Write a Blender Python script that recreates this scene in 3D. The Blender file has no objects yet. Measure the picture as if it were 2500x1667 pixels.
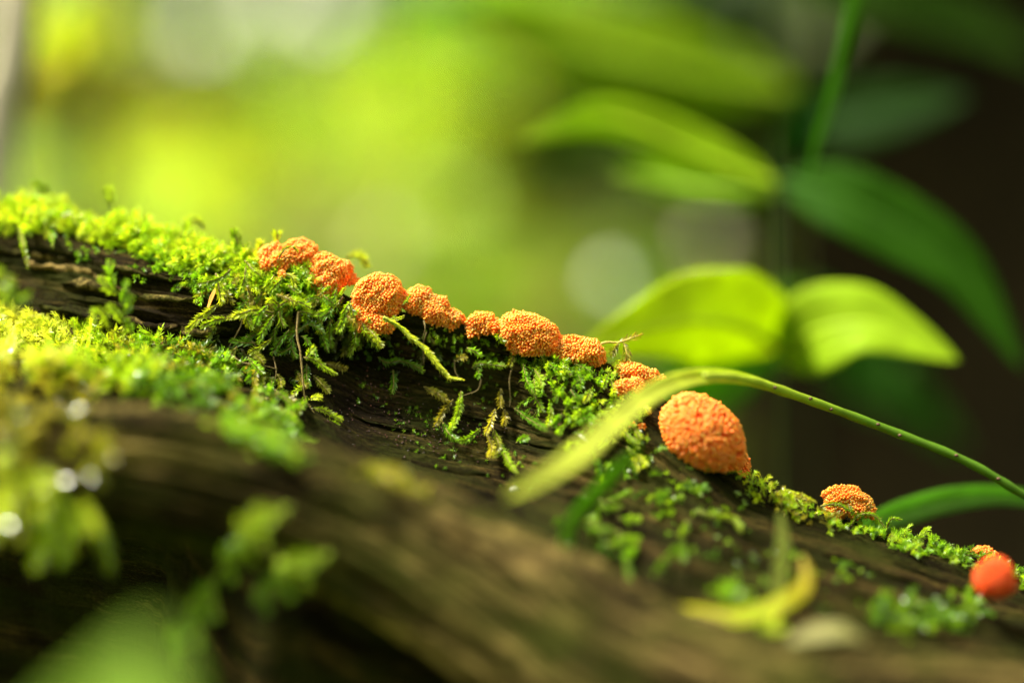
import bpy, math, random
import numpy as np

random.seed(7)
rng = np.random.default_rng(11)
R = math.radians
sc = bpy.context.scene
col = sc.collection

# ------------------------------------------------------------------ camera
PITCH = R(8.0)
FOC = 0.475                      # metres from lens to the row of orange cushions
FRAME = 0.19                     # metres of scene across the picture at that distance
S = FRAME / 2500.0
fwd = np.array([0.0, math.cos(PITCH), -math.sin(PITCH)])
upv = np.array([0.0, math.sin(PITCH), math.cos(PITCH)])
rgt = np.array([1.0, 0.0, 0.0])
FOCUS_PT = np.array([0.0, 0.0, 0.30])
CAM = FOCUS_PT - FOC * fwd
cam_d = bpy.data.cameras.new('camera')
cam = bpy.data.objects.new('camera', cam_d)
col.objects.link(cam)
cam.location = CAM
cam.rotation_euler = (R(90) - PITCH, 0, 0)
cam_d.sensor_width = 36
cam_d.lens = 36 * FOC / FRAME
cam_d.clip_start = 0.005
cam_d.clip_end = 400
cam_d.dof.use_dof = True
cam_d.dof.focus_distance = FOC - 0.0035
cam_d.dof.aperture_fstop = 2.9
sc.camera = cam

# ------------------------------------------------------------------ light
SUN_DIR = np.array([-0.50, -0.02, 0.86]); SUN_DIR /= np.linalg.norm(SUN_DIR)
w = bpy.data.worlds.new('World'); sc.world = w; w.use_nodes = True
nt = w.node_tree; nt.nodes.clear()
sky = nt.nodes.new('ShaderNodeTexSky'); sky.sky_type = 'NISHITA'; sky.sun_disc = False
sky.sun_elevation = math.asin(SUN_DIR[2])
sky.sun_rotation = math.atan2(SUN_DIR[0], SUN_DIR[1])
sky.air_density = 1.0; sky.dust_density = 4.0; sky.ozone_density = 1.0
hs = nt.nodes.new('ShaderNodeHueSaturation'); hs.inputs['Saturation'].default_value = 0.25
bgn = nt.nodes.new('ShaderNodeBackground'); bgn.inputs['Strength'].default_value = 0.135
wo = nt.nodes.new('ShaderNodeOutputWorld')
tint = nt.nodes.new('ShaderNodeVectorMath'); tint.operation = 'MULTIPLY'; tint.inputs[1].default_value = (1.0, 0.96, 0.78)   # light filtered by leaves
nt.links.new(sky.outputs[0], hs.inputs['Color']); nt.links.new(hs.outputs[0], tint.inputs[0]); nt.links.new(tint.outputs[0], bgn.inputs[0]); nt.links.new(bgn.outputs[0], wo.inputs[0])
sun_d = bpy.data.lights.new('sun', 'SUN'); sun_d.energy = 2.8; sun_d.angle = R(11.0); sun_d.color = (1.0, 0.95, 0.79)
sun = bpy.data.objects.new('sun', sun_d); col.objects.link(sun)
from mathutils import Vector
sun.rotation_euler = Vector(SUN_DIR).to_track_quat('Z', 'Y').to_euler()
sun.location = (-2, 1.5, 4)
vs = sc.view_settings
vs.view_transform = 'Standard'; vs.look = 'None'; vs.gamma = 1; vs.use_curve_mapping = False
vs.exposure = 2.0
cy = sc.cycles
cy.use_denoising = True
cy.max_bounces = 6; cy.diffuse_bounces = 4; cy.glossy_bounces = 2; cy.transmission_bounces = 4; cy.transparent_max_bounces = 4
cy.sample_clamp_indirect = 4.0
cy.sample_clamp_direct = 0.0
cy.caustics_reflective = False; cy.caustics_refractive = False

# ------------------------------------------------------------------ helpers
def P(px, py, wmm=0.0):
    """picture-plan point (2500 px plan) at wmm millimetres behind the focus plane -> world"""
    px = np.asarray(px, float); py = np.asarray(py, float); d = FOC + np.asarray(wmm, float) / 1000.0
    k = S * d / FOC
    return CAM + (px - 1250)[..., None] * k[..., None] * rgt - (py - 833.5)[..., None] * k[..., None] * upv + d[..., None] * fwd

def hash2(ix, iy, seed):
    h = (ix.astype(np.int64) * 374761393 + iy.astype(np.int64) * 668265263 + seed * 974711) & 0x7fffffff
    h = (h ^ (h >> 13)) * 1274126177 & 0x7fffffff
    h = (h ^ (h >> 16)) * 2246822519 & 0x7fffffff
    return (h & 0xffff) / 65535.0

def vnoise(x, y, seed=0):
    ix = np.floor(x); iy = np.floor(y); fx = x - ix; fy = y - iy
    fx = fx * fx * (3 - 2 * fx); fy = fy * fy * (3 - 2 * fy)
    a = hash2(ix, iy, seed); b = hash2(ix + 1, iy, seed); c = hash2(ix, iy + 1, seed); d = hash2(ix + 1, iy + 1, seed)
    return (a * (1 - fx) + b * fx) * (1 - fy) + (c * (1 - fx) + d * fx) * fy

def fbm(x, y, seed=0, n=4):
    s = 0; a = 0.5
    for k in range(n):
        s = s + a * (vnoise(x, y, seed + k * 17) - 0.5); x = x * 2.03; y = y * 2.03; a *= 0.5
    return s

def unit(v):
    return v / np.maximum(np.linalg.norm(v, axis=-1, keepdims=True), 1e-12)

def tag(o, label=None, cat=None, group=None, kind=None):
    if label: o['label'] = label
    if cat: o['category'] = cat
    if group: o['group'] = group
    if kind: o['kind'] = kind
    return o

def empty(name, loc, label, cat, group=None):
    o = bpy.data.objects.new(name, None); col.objects.link(o)
    o.empty_display_size = 0.005
    o.location = tuple(float(c) for c in loc)
    return tag(o, label, cat, group)

class Acc:
    def __init__(s): s.v = []; s.f = []; s.c = []; s.n = 0; s.uv = None
    def add(s, v, f, c=None):
        v = np.asarray(v, float).reshape(-1, 3); f = np.asarray(f, np.int64)
        s.v.append(v); s.f.append(f + s.n); s.n += len(v)
        if c is None: c = np.ones((len(v), 3))
        c = np.asarray(c, float)
        if c.ndim == 1: c = np.tile(c, (len(v), 1))
        s.c.append(c)
    def build(s, name, mat, parent=None, smooth=True, uv=None):
        V = np.concatenate(s.v); C = np.concatenate(s.c)
        base = np.array(parent_world(parent)) if parent else np.zeros(3)
        me = bpy.data.meshes.new(name)
        loops = np.concatenate([f.ravel() for f in s.f])
        sizes = np.concatenate([np.full(len(f), f.shape[1]) for f in s.f])
        starts = np.concatenate([[0], np.cumsum(sizes)[:-1]])
        me.vertices.add(len(V)); me.vertices.foreach_set('co', (V - base).astype(np.float32).ravel())
        me.loops.add(len(loops)); me.loops.foreach_set('vertex_index', loops.astype(np.int32))
        me.polygons.add(len(sizes)); me.polygons.foreach_set('loop_start', starts.astype(np.int32)); me.polygons.foreach_set('loop_total', sizes.astype(np.int32))
        me.polygons.foreach_set('use_smooth', np.full(len(sizes), smooth))
        at = me.color_attributes.new('Col', 'FLOAT_COLOR', 'POINT')
        at.data.foreach_set('color', np.concatenate([C, np.ones((len(C), 1))], 1).astype(np.float32).ravel())
        if uv is not None:
            ul = me.uv_layers.new(name='UVMap'); ul.data.foreach_set('uv', uv[loops].astype(np.float32).ravel())
        me.update(calc_edges=True); me.validate()
        me.materials.append(mat)
        o = bpy.data.objects.new(name, me); col.objects.link(o)
        if parent: o.parent = parent
        return o

def parent_world(p):
    loc = np.array(p.location)
    while p.parent: p = p.parent; loc = loc + np.array(p.location)
    return loc

def grid_faces(nu, nv):
    i = np.arange(nu - 1)[:, None]; j = np.arange(nv - 1)[None, :]
    a = i * nv + j
    return np.stack([a, a + nv, a + nv + 1, a + 1], -1).reshape(-1, 4)

def smooth_path(pts, n):
    """Catmull-Rom through pts (k,d) -> n samples"""
    pts = np.asarray(pts, float)
    if len(pts) == 2: pts = np.stack([pts[0], pts.mean(0), pts[1]])
    q = np.concatenate([[2 * pts[0] - pts[1]], pts, [2 * pts[-1] - pts[-2]]])
    t = np.linspace(0, len(pts) - 1 - 1e-9, n); i = t.astype(int); u = (t - i)[:, None]
    p0, p1, p2, p3 = q[i], q[i + 1], q[i + 2], q[i + 3]
    return 0.5 * (2 * p1 + (p2 - p0) * u + (2 * p0 - 5 * p1 + 4 * p2 - p3) * u ** 2 + (3 * p1 - p0 - 3 * p2 + p3) * u ** 3)

def frames(path):
    T = unit(np.gradient(path, axis=0))
    ref = np.array([0.13, -0.9, 0.41])
    N = unit(np.cross(T, ref)); B = np.cross(T, N)
    return T, N, B

def tube(acc, path, rad, c=None, k=7, flat=None, jag=0.0):
    path = np.asarray(path); n = len(path); rad = np.broadcast_to(np.asarray(rad, float), (n,))
    T, N, B = frames(path)
    a = np.linspace(0, 2 * math.pi, k, endpoint=False)
    fl = 1.0 if flat is None else flat
    rr = rad[:, None] * (1 + jag * (rng.random((n, k)) - 0.5))
    v = path[:, None] + rr[..., None] * (np.cos(a)[None, :, None] * N[:, None] + fl * np.sin(a)[None, :, None] * B[:, None])
    v = np.concatenate([v.reshape(-1, 3), path[:1], path[-1:]])
    i = np.arange(n - 1)[:, None]; j = np.arange(k)[None, :]; j2 = (j + 1) % k
    f = np.stack([i * k + j, i * k + j2, (i + 1) * k + j2, (i + 1) * k + j], -1).reshape(-1, 4)
    j = np.arange(k); j2 = (j + 1) % k
    caps = np.concatenate([np.stack([j2, j, np.full(k, n * k)], -1), np.stack([(n - 1) * k + j, (n - 1) * k + j2, np.full(k, n * k + 1)], -1)])
    cc = None
    if c is not None:
        c = np.asarray(c, float)
        cc = np.tile(c, (len(v), 1)) if c.ndim == 1 else np.concatenate([np.repeat(c, k, 0), c[:1], c[-1:]])
    n0 = acc.n
    acc.add(v, f, cc)
    acc.f.append(caps + n0)

# ------------------------------------------------------------------ materials
def newmat(name):
    m = bpy.data.materials.new(name); m.use_nodes = True
    n = m.node_tree; n.nodes.clear()
    out = n.nodes.new('ShaderNodeOutputMaterial')
    return m, n, out

def node(n, t, **kw):
    x = n.nodes.new(t)
    for k, v in kw.items():
        if k in x.inputs: x.inputs[k].default_value = v
        else: setattr(x, k, v)
    return x

def leafy(name, trans=0.45, rough=0.45, spec=0.4, tcol=(1.15, 1.15, 0.45), vein=False, noise_scale=900.0, noise_amt=0.35):
    m, n, out = newmat(name); L = n.links.new
    at = node(n, 'ShaderNodeAttribute', attribute_name='Col')
    geo = node(n, 'ShaderNodeTexCoord')
    nz = node(n, 'ShaderNodeTexNoise', Scale=noise_scale, Detail=3.0)
    L(geo.outputs['Object'], nz.inputs['Vector'])
    mr = node(n, 'ShaderNodeMapRange'); mr.inputs[1].default_value = 0.3; mr.inputs[2].default_value = 0.7
    mr.inputs[3].default_value = 1 - noise_amt; mr.inputs[4].default_value = 1 + noise_amt
    L(nz.outputs[0], mr.inputs[0])
    mul = node(n, 'ShaderNodeVectorMath', operation='MULTIPLY')
    L(at.outputs['Color'], mul.inputs[0]); L(mr.outputs[0], mul.inputs[1])
    pb = node(n, 'ShaderNodeBsdfPrincipled', Roughness=rough)
    pb.inputs['Specular IOR Level'].default_value = spec
    L(mul.outputs[0], pb.inputs['Base Color'])
    tm = node(n, 'ShaderNodeVectorMath', operation='MULTIPLY'); tm.inputs[1].default_value = tcol
    L(mul.outputs[0], tm.inputs[0])
    tr = node(n, 'ShaderNodeBsdfTranslucent'); L(tm.outputs[0], tr.inputs['Color'])
    mx = node(n, 'ShaderNodeMixShader'); mx.inputs[0].default_value = trans
    L(pb.outputs[0], mx.inputs[1]); L(tr.outputs[0], mx.inputs[2]); L(mx.outputs[0], out.inputs[0])
    return m

M_moss = leafy('moss', trans=0.5, rough=0.3, spec=0.55, tcol=(1.5, 1.45, 0.5))
M_wet = leafy('wet_moss', trans=0.45, rough=0.2, spec=0.8, tcol=(1.5, 1.45, 0.5))
M_leaf = leafy('leaf', trans=0.55, rough=0.55, spec=0.07, tcol=(1.5, 1.5, 0.35), noise_scale=120, noise_amt=0.15)
M_stem = leafy('green_stem', trans=0.3, rough=0.5, spec=0.2, noise_scale=260, noise_amt=0.16)
M_mstem = leafy('moss_stem', trans=0.1, rough=0.7, spec=0.2, noise_scale=2500, noise_amt=0.45)
M_pale = leafy('light_disc_leaf', trans=0.15, rough=0.35, spec=0.5, tcol=(1, 1, 0.9), noise_scale=120, noise_amt=0.08)
M_dry = leafy('dry_leaf', trans=0.3, rough=0.6, spec=0.2, tcol=(1.2, 1.1, 0.7), noise_scale=300, noise_amt=0.3)

def slime_mat():
    m, n, out = newmat('slime_mould'); L = n.links.new
    at = node(n, 'ShaderNodeAttribute', attribute_name='Col')
    pb = node(n, 'ShaderNodeBsdfPrincipled', Roughness=0.38)
    pb.inputs['Specular IOR Level'].default_value = 0.3
    pb.inputs['Subsurface Weight'].default_value = 0.9
    pb.inputs['Subsurface Radius'].default_value = (1.0, 0.35, 0.12)
    pb.inputs['Subsurface Scale'].default_value = 0.0017
    L(at.outputs['Color'], pb.inputs['Base Color'])
    L(pb.outputs[0], out.inputs[0])
    return m
M_slime = slime_mat()

def wood_mat(name, dark, mid, light, green, gamt, rough=0.8, bump=0.0006):
    m, n, out = newmat(name); L = n.links.new
    uv = node(n, 'ShaderNodeUVMap', uv_map='UVMap')
    def mapped(sx, sy):
        mp = node(n, 'ShaderNodeMapping'); mp.inputs['Scale'].default_value = (sx, sy, 1); L(uv.outputs[0], mp.inputs[0]); return mp.outputs[0]
    fib = node(n, 'ShaderNodeTexNoise', Scale=1.0, Detail=8.0, Roughness=0.65); L(mapped(0.16, 1.7), fib.inputs['Vector'])
    spk = node(n, 'ShaderNodeTexNoise', Scale=1.0, Detail=7.0, Roughness=0.75); L(mapped(1.6, 3.0), spk.inputs['Vector'])
    big = node(n, 'ShaderNodeTexNoise', Scale=1.0, Detail=4.0, Roughness=0.6); L(mapped(0.05, 0.09), big.inputs['Vector'])
    add = node(n, 'ShaderNodeMath', operation='ADD'); L(fib.outputs[0], add.inputs[0]); L(spk.outputs[0], add.inputs[1])
    stk = node(n, 'ShaderNodeTexNoise', Scale=1.0, Detail=3.0, Roughness=0.55); L(mapped(0.018, 0.16), stk.inputs['Vector'])
    ad2 = node(n, 'ShaderNodeMath', operation='ADD'); L(add.outputs[0], ad2.inputs[0]); L(stk.outputs[0], ad2.inputs[1])
    hf = node(n, 'ShaderNodeMath', operation='MULTIPLY'); hf.inputs[1].default_value = 0.3333; L(ad2.outputs[0], hf.inputs[0])
    cr = node(n, 'ShaderNodeValToRGB')
    e = cr.color_ramp.elements
    e[0].position = 0.45; e[0].color = (*dark, 1); e[1].position = 0.60; e[1].color = (*light, 1)
    x = e.new(0.52); x.color = (*mid, 1)
    L(hf.outputs[0], cr.inputs[0])
    gm = node(n, 'ShaderNodeMath', operation='MULTIPLY'); L(big.outputs[0], gm.inputs[0]); L(spk.outputs[0], gm.inputs[1])
    gr = node(n, 'ShaderNodeMapRange'); gr.inputs[1].default_value = 0.20; gr.inputs[2].default_value = 0.34; gr.inputs[3].default_value = 0; gr.inputs[4].default_value = gamt
    L(gm.outputs[0], gr.inputs[0])
    mix = node(n, 'ShaderNodeMix', data_type='RGBA'); mix.inputs[7].default_value = (*green, 1)
    L(gr.outputs[0], mix.inputs[0]); L(cr.outputs[0], mix.inputs[6])
    pb = node(n, 'ShaderNodeBsdfPrincipled', Roughness=rough)
    pb.inputs['Specular IOR Level'].default_value = 0.03
    L(mix.outputs[2], pb.inputs['Base Color'])
    bp = node(n, 'ShaderNodeBump'); bp.inputs['Strength'].default_value = 0.9; bp.inputs['Distance'].default_value = bump
    L(hf.outputs[0], bp.inputs['Height']); L(bp.outputs[0], pb.inputs['Normal'])
    L(pb.outputs[0], out.inputs[0])
    return m
M_log = wood_mat('rotten_log_wood', (0.004, 0.0026, 0.001), (0.012, 0.008, 0.0024), (0.075, 0.049, 0.014), (0.020, 0.026, 0.0025), 0.6)
M_branch = wood_mat('weathered_wood', (0.006, 0.004, 0.0015), (0.036, 0.025, 0.008), (0.30, 0.21, 0.07), (0.05, 0.065, 0.006), 0.4)

# ------------------------------------------------------------------ ground
def ground_mat():
    m, n, out = newmat('forest_floor'); L = n.links.new
    tc = node(n, 'ShaderNodeTexCoord')
    a = node(n, 'ShaderNodeTexNoise', Scale=1.3, Detail=5.0); L(tc.outputs['Object'], a.inputs['Vector'])
    b = node(n, 'ShaderNodeTexNoise', Scale=22.0, Detail=6.0, Roughness=0.7); L(tc.outputs['Object'], b.inputs['Vector'])
    cr = node(n, 'ShaderNodeValToRGB'); e = cr.color_ramp.elements
    e[0].position = 0.40; e[0].color = (0.06, 0.042, 0.018, 1); e[1].position = 0.56; e[1].color = (0.10, 0.16, 0.014, 1)
    L(a.outputs[0], cr.inputs[0])
    mr = node(n, 'ShaderNodeMapRange'); mr.inputs[1].default_value = 0.3; mr.inputs[2].default_value = 0.7; mr.inputs[3].default_value = 0.4; mr.inputs[4].default_value = 1.5
    L(b.outputs[0], mr.inputs[0])
    mul = node(n, 'ShaderNodeVectorMath', operation='MULTIPLY'); L(cr.outputs[0], mul.inputs[0]); L(mr.outputs[0], mul.inputs[1])
    pb = node(n, 'ShaderNodeBsdfPrincipled', Roughness=0.9); L(mul.outputs[0], pb.inputs['Base Color'])
    bp = node(n, 'ShaderNodeBump'); bp.inputs['Distance'].default_value = 0.02; L(b.outputs[0], bp.inputs['Height']); L(bp.outputs[0], pb.inputs['Normal'])
    L(pb.outputs[0], out.inputs[0]); return m
M_ground = ground_mat()
gx = np.concatenate([[-150, -60, -25], np.linspace(-12, 12, 80), [25, 60, 150]]); gy = np.concatenate([[-150, -40, -12], np.linspace(-5, 19, 80), [30, 60, 200]])
GX, GY = np.meshgrid(gx, gy, indexing='ij')
def ground_z(x, y):
    r = np.sqrt(x ** 2 + y ** 2)
    return 0.10 * fbm(x * 0.9, y * 0.9, 3, 3) * np.clip((r - 0.3) / 1.0, 0, 1)
acc = Acc(); acc.add(np.stack([GX, GY, ground_z(GX, GY)], -1).reshape(-1, 3), grid_faces(len(gx), len(gy))[:, ::-1])
g = acc.build('ground', M_ground); tag(g, 'green and brown forest floor behind the log', 'ground', kind='structure')

# ------------------------------------------------------------------ the mossy log
RIDGE_X = [-4000, -2500, -600, 0, 320, 530, 680, 780, 900, 1000, 1115, 1210, 1360, 1490, 1600, 1700, 1800, 1915, 2070, 2230, 2500, 3100, 5000, 6500]
RIDGE_Y = [-500, -150, 390, 530, 590, 630, 642, 676, 742, 760, 780, 798, 846, 884, 950, 1050, 1150, 1222, 1268, 1320, 1415, 1640, 2350, 2900]
def ridge_y(x): return np.interp(x, RIDGE_X, RIDGE_Y)
def ridge_w(x): return np.interp(x, [-2500, 0, 320, 530, 680, 900, 1500, 1700, 1900, 2100, 2500, 5000], [60, 24, 14, 7, 3, 0.5, 0.5, -2, 0, 0, -2, -10])
PROF = {
 'L': [(4900, 190), (1500, 190), (400, 130), (60, 42), (0, 0), (50, -7), (150, -11), (255, -15), (325, -26), (365, -44), (410, -50), (560, -34), (1100, 8), (4900, 30)],
 'M': [(4900, 170), (1500, 175), (450, 115), (50, 22), (0, 0), (40, -0.5), (110, 1.5), (200, 0.5), (290, -4), (360, -11), (450, -24), (700, -40), (1400, -50), (4900, -40)],
 'N': [(4900, 170), (1500, 175), (450, 115), (50, 22), (0, 0), (40, -4), (110, -8), (200, -12), (290, -17), (360, -24), (450, -34), (700, -46), (1400, -54), (4900, -40)],
 'R': [(4900, 170), (1500, 170), (450, 110), (40, 20), (0, 0), (20, -6), (60, -14), (110, -24), (170, -34), (240, -46), (330, -58), (600, -70), (1400, -72), (4900, -55)],
}
nT = 420
tk = np.array([0, 1.0, 2.0, 3.0, 4.0, 5.2, 7.0, 9.0, 11.0, 12.4, 13.6, 14.8, 15.8, 17.0])
tt = np.concatenate([np.linspace(0, 3.2, 60, endpoint=False), np.linspace(3.2, 14.0, nT - 90, endpoint=False), np.linspace(14.0, 17, 30)])
def prof(k):
    a = np.array(PROF[k], float)
    dv = np.interp(tt, tk, a[:, 0]); ww = np.interp(tt, tk, a[:, 1])
    ker = np.hanning(25); ker /= ker.sum()
    pad = lambda z: np.convolve(np.pad(z, 12, mode='edge'), ker, mode='valid')
    return np.stack([pad(dv), pad(ww)], -1)
pL, pM, pN, pR = prof('L'), prof('M'), prof('N'), prof('R')
sx = np.concatenate([np.linspace(-4000, -300, 70, endpoint=False), np.linspace(-300, 2800, 960, endpoint=False), np.linspace(2800, 6500, 70)])
nS = len(sx)
wl = np.clip((780 - sx) / 420, 0, 1); wl = wl * wl * (3 - 2 * wl)
wr = np.clip((sx - 1500) / 450, 0, 1); wr = wr * wr * (3 - 2 * wr)
wn = np.clip((sx - 1230) / 160, 0, 1); wn = wn * wn * (3 - 2 * wn)
pr = pL[None] * wl[:, None, None] + pR[None] * wr[:, None, None] + (pM[None] * (1 - wn)[:, None, None] + pN[None] * wn[:, None, None]) * (1 - wl - wr)[:, None, None]
ker = np.hanning(41); ker /= ker.sum()
ry = np.convolve(np.pad(ridge_y(sx), 20, mode='edge'), ker, mode='valid'); ry = 0.5 * ry + 0.5 * ridge_y(sx)
PYg = ry[:, None] + pr[..., 0]; Wg = ridge_w(sx)[:, None] + pr[..., 1]
G = P(np.broadcast_to(sx[:, None], PYg.shape), PYg, Wg)
def grid_normals(G):
    n = np.cross(np.gradient(G, axis=0), np.gradient(G, axis=1))
    return unit(n)
Nn = grid_normals(G)
ctr = G.mean(1, keepdims=True)
if np.median(((G - ctr) * Nn).sum(-1)) < 0: Nn = -Nn
FLIP_LOG = True
s_mm = np.cumsum(np.concatenate([np.zeros((1,)), np.linalg.norm(np.diff(G[:, 160], axis=0), axis=-1)])) * 1000
a_mm = np.concatenate([np.zeros((nS, 1)), np.cumsum(np.linalg.norm(np.diff(G, axis=1), axis=-1), axis=1)], 1) * 1000
a_mm = a_mm - a_mm[:, 140:141]
s2 = np.broadcast_to(s_mm[:, None], a_mm.shape)
warp = 2.2 * fbm(s2 / 18, a_mm / 12, 41, 3)
fis = np.abs(fbm(s2 / 34 + 3, (a_mm + warp) / 3.6, 5, 4)) * 2           # long fissures along the grain
coarse = fbm(s2 / 45, (a_mm + warp) / 10, 21, 4)
chunk = fbm(s2 / 7, a_mm / 4, 77, 4)
fine = fbm(s2 / 1.6, a_mm / 0.8, 99, 3)
lefty = np.broadcast_to((0.55 + 0.75 * wl)[:, None], a_mm.shape)
disp = 3.4 * coarse + lefty * (2.6 * np.clip(fis, 0, 0.35) - 0.3) * 1.6 + 1.3 * chunk + 0.45 * fine
near_ridge = np.exp(-((tt - 4.0) / 0.7) ** 2)[None]
disp = disp * (1 - 0.55 * near_ridge)
G = G + Nn * (disp / 1000.0)[..., None]
Nn2 = grid_normals(G)
if (Nn2 * Nn).sum() < 0: Nn2 = -Nn2
log = empty('mossy_log', (0.0, 0.06, 0.0), 'dark rotting log sloping down, dotted with a row of orange slime mould', 'log')
acc = Acc(); f = grid_faces(nS, nT)
v = G.reshape(-1, 3)
fn = np.cross(v[f[:, 1]] - v[f[:, 0]], v[f[:, 3]] - v[f[:, 0]])
if (fn * Nn.reshape(-1, 3)[f[:, 0]]).sum() < 0: f = f[:, ::-1]
cap0 = G[0].mean(0); cap1 = G[-1].mean(0)
acc.add(v, f)
c0 = acc.n; acc.add(np.stack([cap0, cap1]), np.zeros((0, 3), int))
j = np.arange(nT - 1)
acc.f.append(np.stack([j, j + 1, np.full(nT - 1, c0)], -1)); acc.f.append(np.stack([(nS - 1) * nT + j + 1, (nS - 1) * nT + j, np.full(nT - 1, c0 + 1)], -1))
uvl = np.concatenate([np.stack([s2, a_mm + warp], -1).reshape(-1, 2), [[0, 0], [0, 0]]])
acc.build('wood_body', M_log, log, uv=uvl)

# look-up of the log's surface behind each plan pixel
CELL = 8.0
def project(v):
    q = v - CAM; d = q @ fwd
    return (q @ rgt) / d * FOC / S + 1250, 833.5 - (q @ upv) / d * FOC / S, (d - FOC) * 1000
Lx, Ly, Lw = project(v)
NXc, NYc = int(3400 / CELL), int(2600 / CELL)
zb = np.full((NXc, NYc), 1e9); zi = np.full((NXc, NYc), -1)
ci = ((Lx + 400) / CELL).astype(int); cj = (Ly / CELL).astype(int)
okc = (ci >= 0) & (ci < NXc) & (cj >= 0) & (cj < NYc)
idx = np.nonzero(okc)[0]; idx = idx[np.argsort(-Lw[idx])]
zb[ci[idx], cj[idx]] = Lw[idx]; zi[ci[idx], cj[idx]] = idx
NF = Nn2.reshape(-1, 3)
def surf(px, py):
    """log surface at a plan pixel: (w mm, normal, hit)"""
    i = int(np.clip((px + 400) / CELL, 0, NXc - 1)); jj = int(np.clip(py / CELL, 0, NYc - 1))
    for r in range(0, 6):
        blk = zi[max(0, i - r):i + r + 1, max(0, jj - r):jj + r + 1]
        k = blk[blk >= 0]
        if len(k): k = int(k[np.argmin(Lw[k])]); return Lw[k], NF[k], r < 2
    return float(ridge_w(px)), np.array([0, -0.3, 0.95]), False

# slivers of split wood lying along the grain
def sliver(parent, mat, i0, j0, ln, wid, thick, GG, NNg, uvs, uva, slope=0.0):
    acc = Acc(); n = 14; k = 5
    ii = np.clip((i0 + np.linspace(0, ln, n)).astype(int), 0, GG.shape[0] - 1)
    jj = np.clip(j0 + slope * np.linspace(0, ln, n), 0, GG.shape[1] - 1)
    u = np.linspace(0, 1, n); prof_ = np.clip(np.minimum(u / 0.12, (1 - u) / 0.25), 0.12, 1)
    rows = []; uvv = []
    top = rng.random(n) * 0.35 + 0.75
    for s_ in range(n):
        j1 = jj[s_]; wj = wid * prof_[s_] * (0.8 + 0.4 * rng.random())
        ra = np.clip(np.round(np.linspace(j1 - wj / 2, j1 + wj / 2, k)).astype(int), 0, GG.shape[1] - 1)
        hgt = thick * np.array([-0.6, 0.8, 1.0, 0.75, -0.6]) * top[s_] * (0.5 + 0.5 * prof_[s_])
        rows.append(GG[ii[s_], ra] + NNg[ii[s_], ra] * hgt[:, None])
        uvv.append(np.stack([uvs[ii[s_], ra] * 1.0 + 31, uva[ii[s_], ra] * 1.6 + 57], -1))
    V = np.array(rows).reshape(-1, 3); f = grid_faces(n, k)
    fn = np.cross(V[f[:, 1]] - V[f[:, 0]], V[f[:, 3]] - V[f[:, 0]])
    if (fn * NNg[ii[0], int(jj[0])]).sum() < 0: f = f[:, ::-1]
    acc.add(V, f)
    return acc.build('wood_sliver', mat, parent, uv=np.array(uvv).reshape(-1, 2))
def idx_of(px, py):
    i = int(np.clip((px + 400) / CELL, 0, NXc - 1)); jj = int(np.clip(py / CELL, 0, NYc - 1)); k = zi[i, jj]
    if k < 0: k = zi[i, min(jj + 2, NYc - 1)]
    return (k // nT, k % nT) if k >= 0 else (None, None)
for (px, py, ln, wd, th) in [(60, 640, 62, 8, 1.3), (150, 690, 80, 7, 1.6), (250, 650, 60, 6, 1.2), (90, 745, 90, 9, 1.8), (230, 760, 75, 8, 1.5), (330, 720, 58, 7, 1.2),
                             (-60, 590, 70, 7, 1.3), (380, 800, 60, 9, 1.6), (300, 835, 55, 8, 1.4), (120, 800, 62, 9, 1.4), (430, 700, 40, 6, 1.0), (470, 770, 36, 7, 1.2),
                             (1130, 815, 52, 7, 1.2), (1190, 850, 46, 6, 1.0), (1010, 905, 40, 5, 0.7), (1250, 905, 38, 5, 0.7), (1090, 1010, 52, 5, 0.6), (1220, 1030, 40, 5, 0.6),
                             (850, 1000, 46, 5, 0.7), (1000, 1120, 60, 6, 0.7), (1600, 1230, 60, 5, 0.9), (1800, 1300, 70, 6, 1.0), (1750, 1390, 66, 7, 1.0), (2000, 1350, 80, 6, 1.0),
                             (2180, 1370, 80, 6, 1.0), (2060, 1440, 90, 8, 1.2), (2250, 1450, 80, 7, 1.1), (1850, 1210, 60, 4, 0.9)]:
    i0, j0 = idx_of(px, py)
    if i0 is None: continue
    sliver(log, M_branch if px < 500 else M_log, i0, j0, ln, wd, th / 1000, G, Nn2, s2, a_mm, slope=rng.uniform(-0.03, 0.03))

# ------------------------------------------------------------------ bare weathered branch in front
axis = np.array([(-1500, 780, -46), (-600, 1010, -50), (0, 1110, -52), (400, 1160, -50), (700, 1240, -48), (1000, 1365, -48), (1300, 1535, -52), (1600, 1715, -60), (2000, 1845, -66), (2500, 1885, -68), (3200, 2150, -80), (4200, 2800, -70)], float)
rads = np.array([100, 100, 95, 120, 130, 150, 175, 195, 205, 205, 200, 200], float) * S
nB, kB = 800, 220
ax = P(*smooth_path(axis, nB).T)
rb = smooth_path(rads[:, None], nB)[:, 0]
Tb = unit(np.gradient(ax, axis=0)); Ub = unit(np.cross(np.cross(Tb, [0, 0, 1.0]), Tb)); Sb = np.cross(Tb, Ub)
ang = np.linspace(0, 2 * math.pi, kB)
dirs = np.cos(ang)[None, :, None] * Ub[:, None] + np.sin(ang)[None, :, None] * Sb[:, None]
sB = np.cumsum(np.concatenate([[0], np.linalg.norm(np.diff(ax, axis=0), axis=-1)])) * 1000
sB2 = np.broadcast_to(sB[:, None], (nB, kB)); cx = np.cos(ang)[None] * 2.2; cz = np.sin(ang)[None] * 2.2
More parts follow.
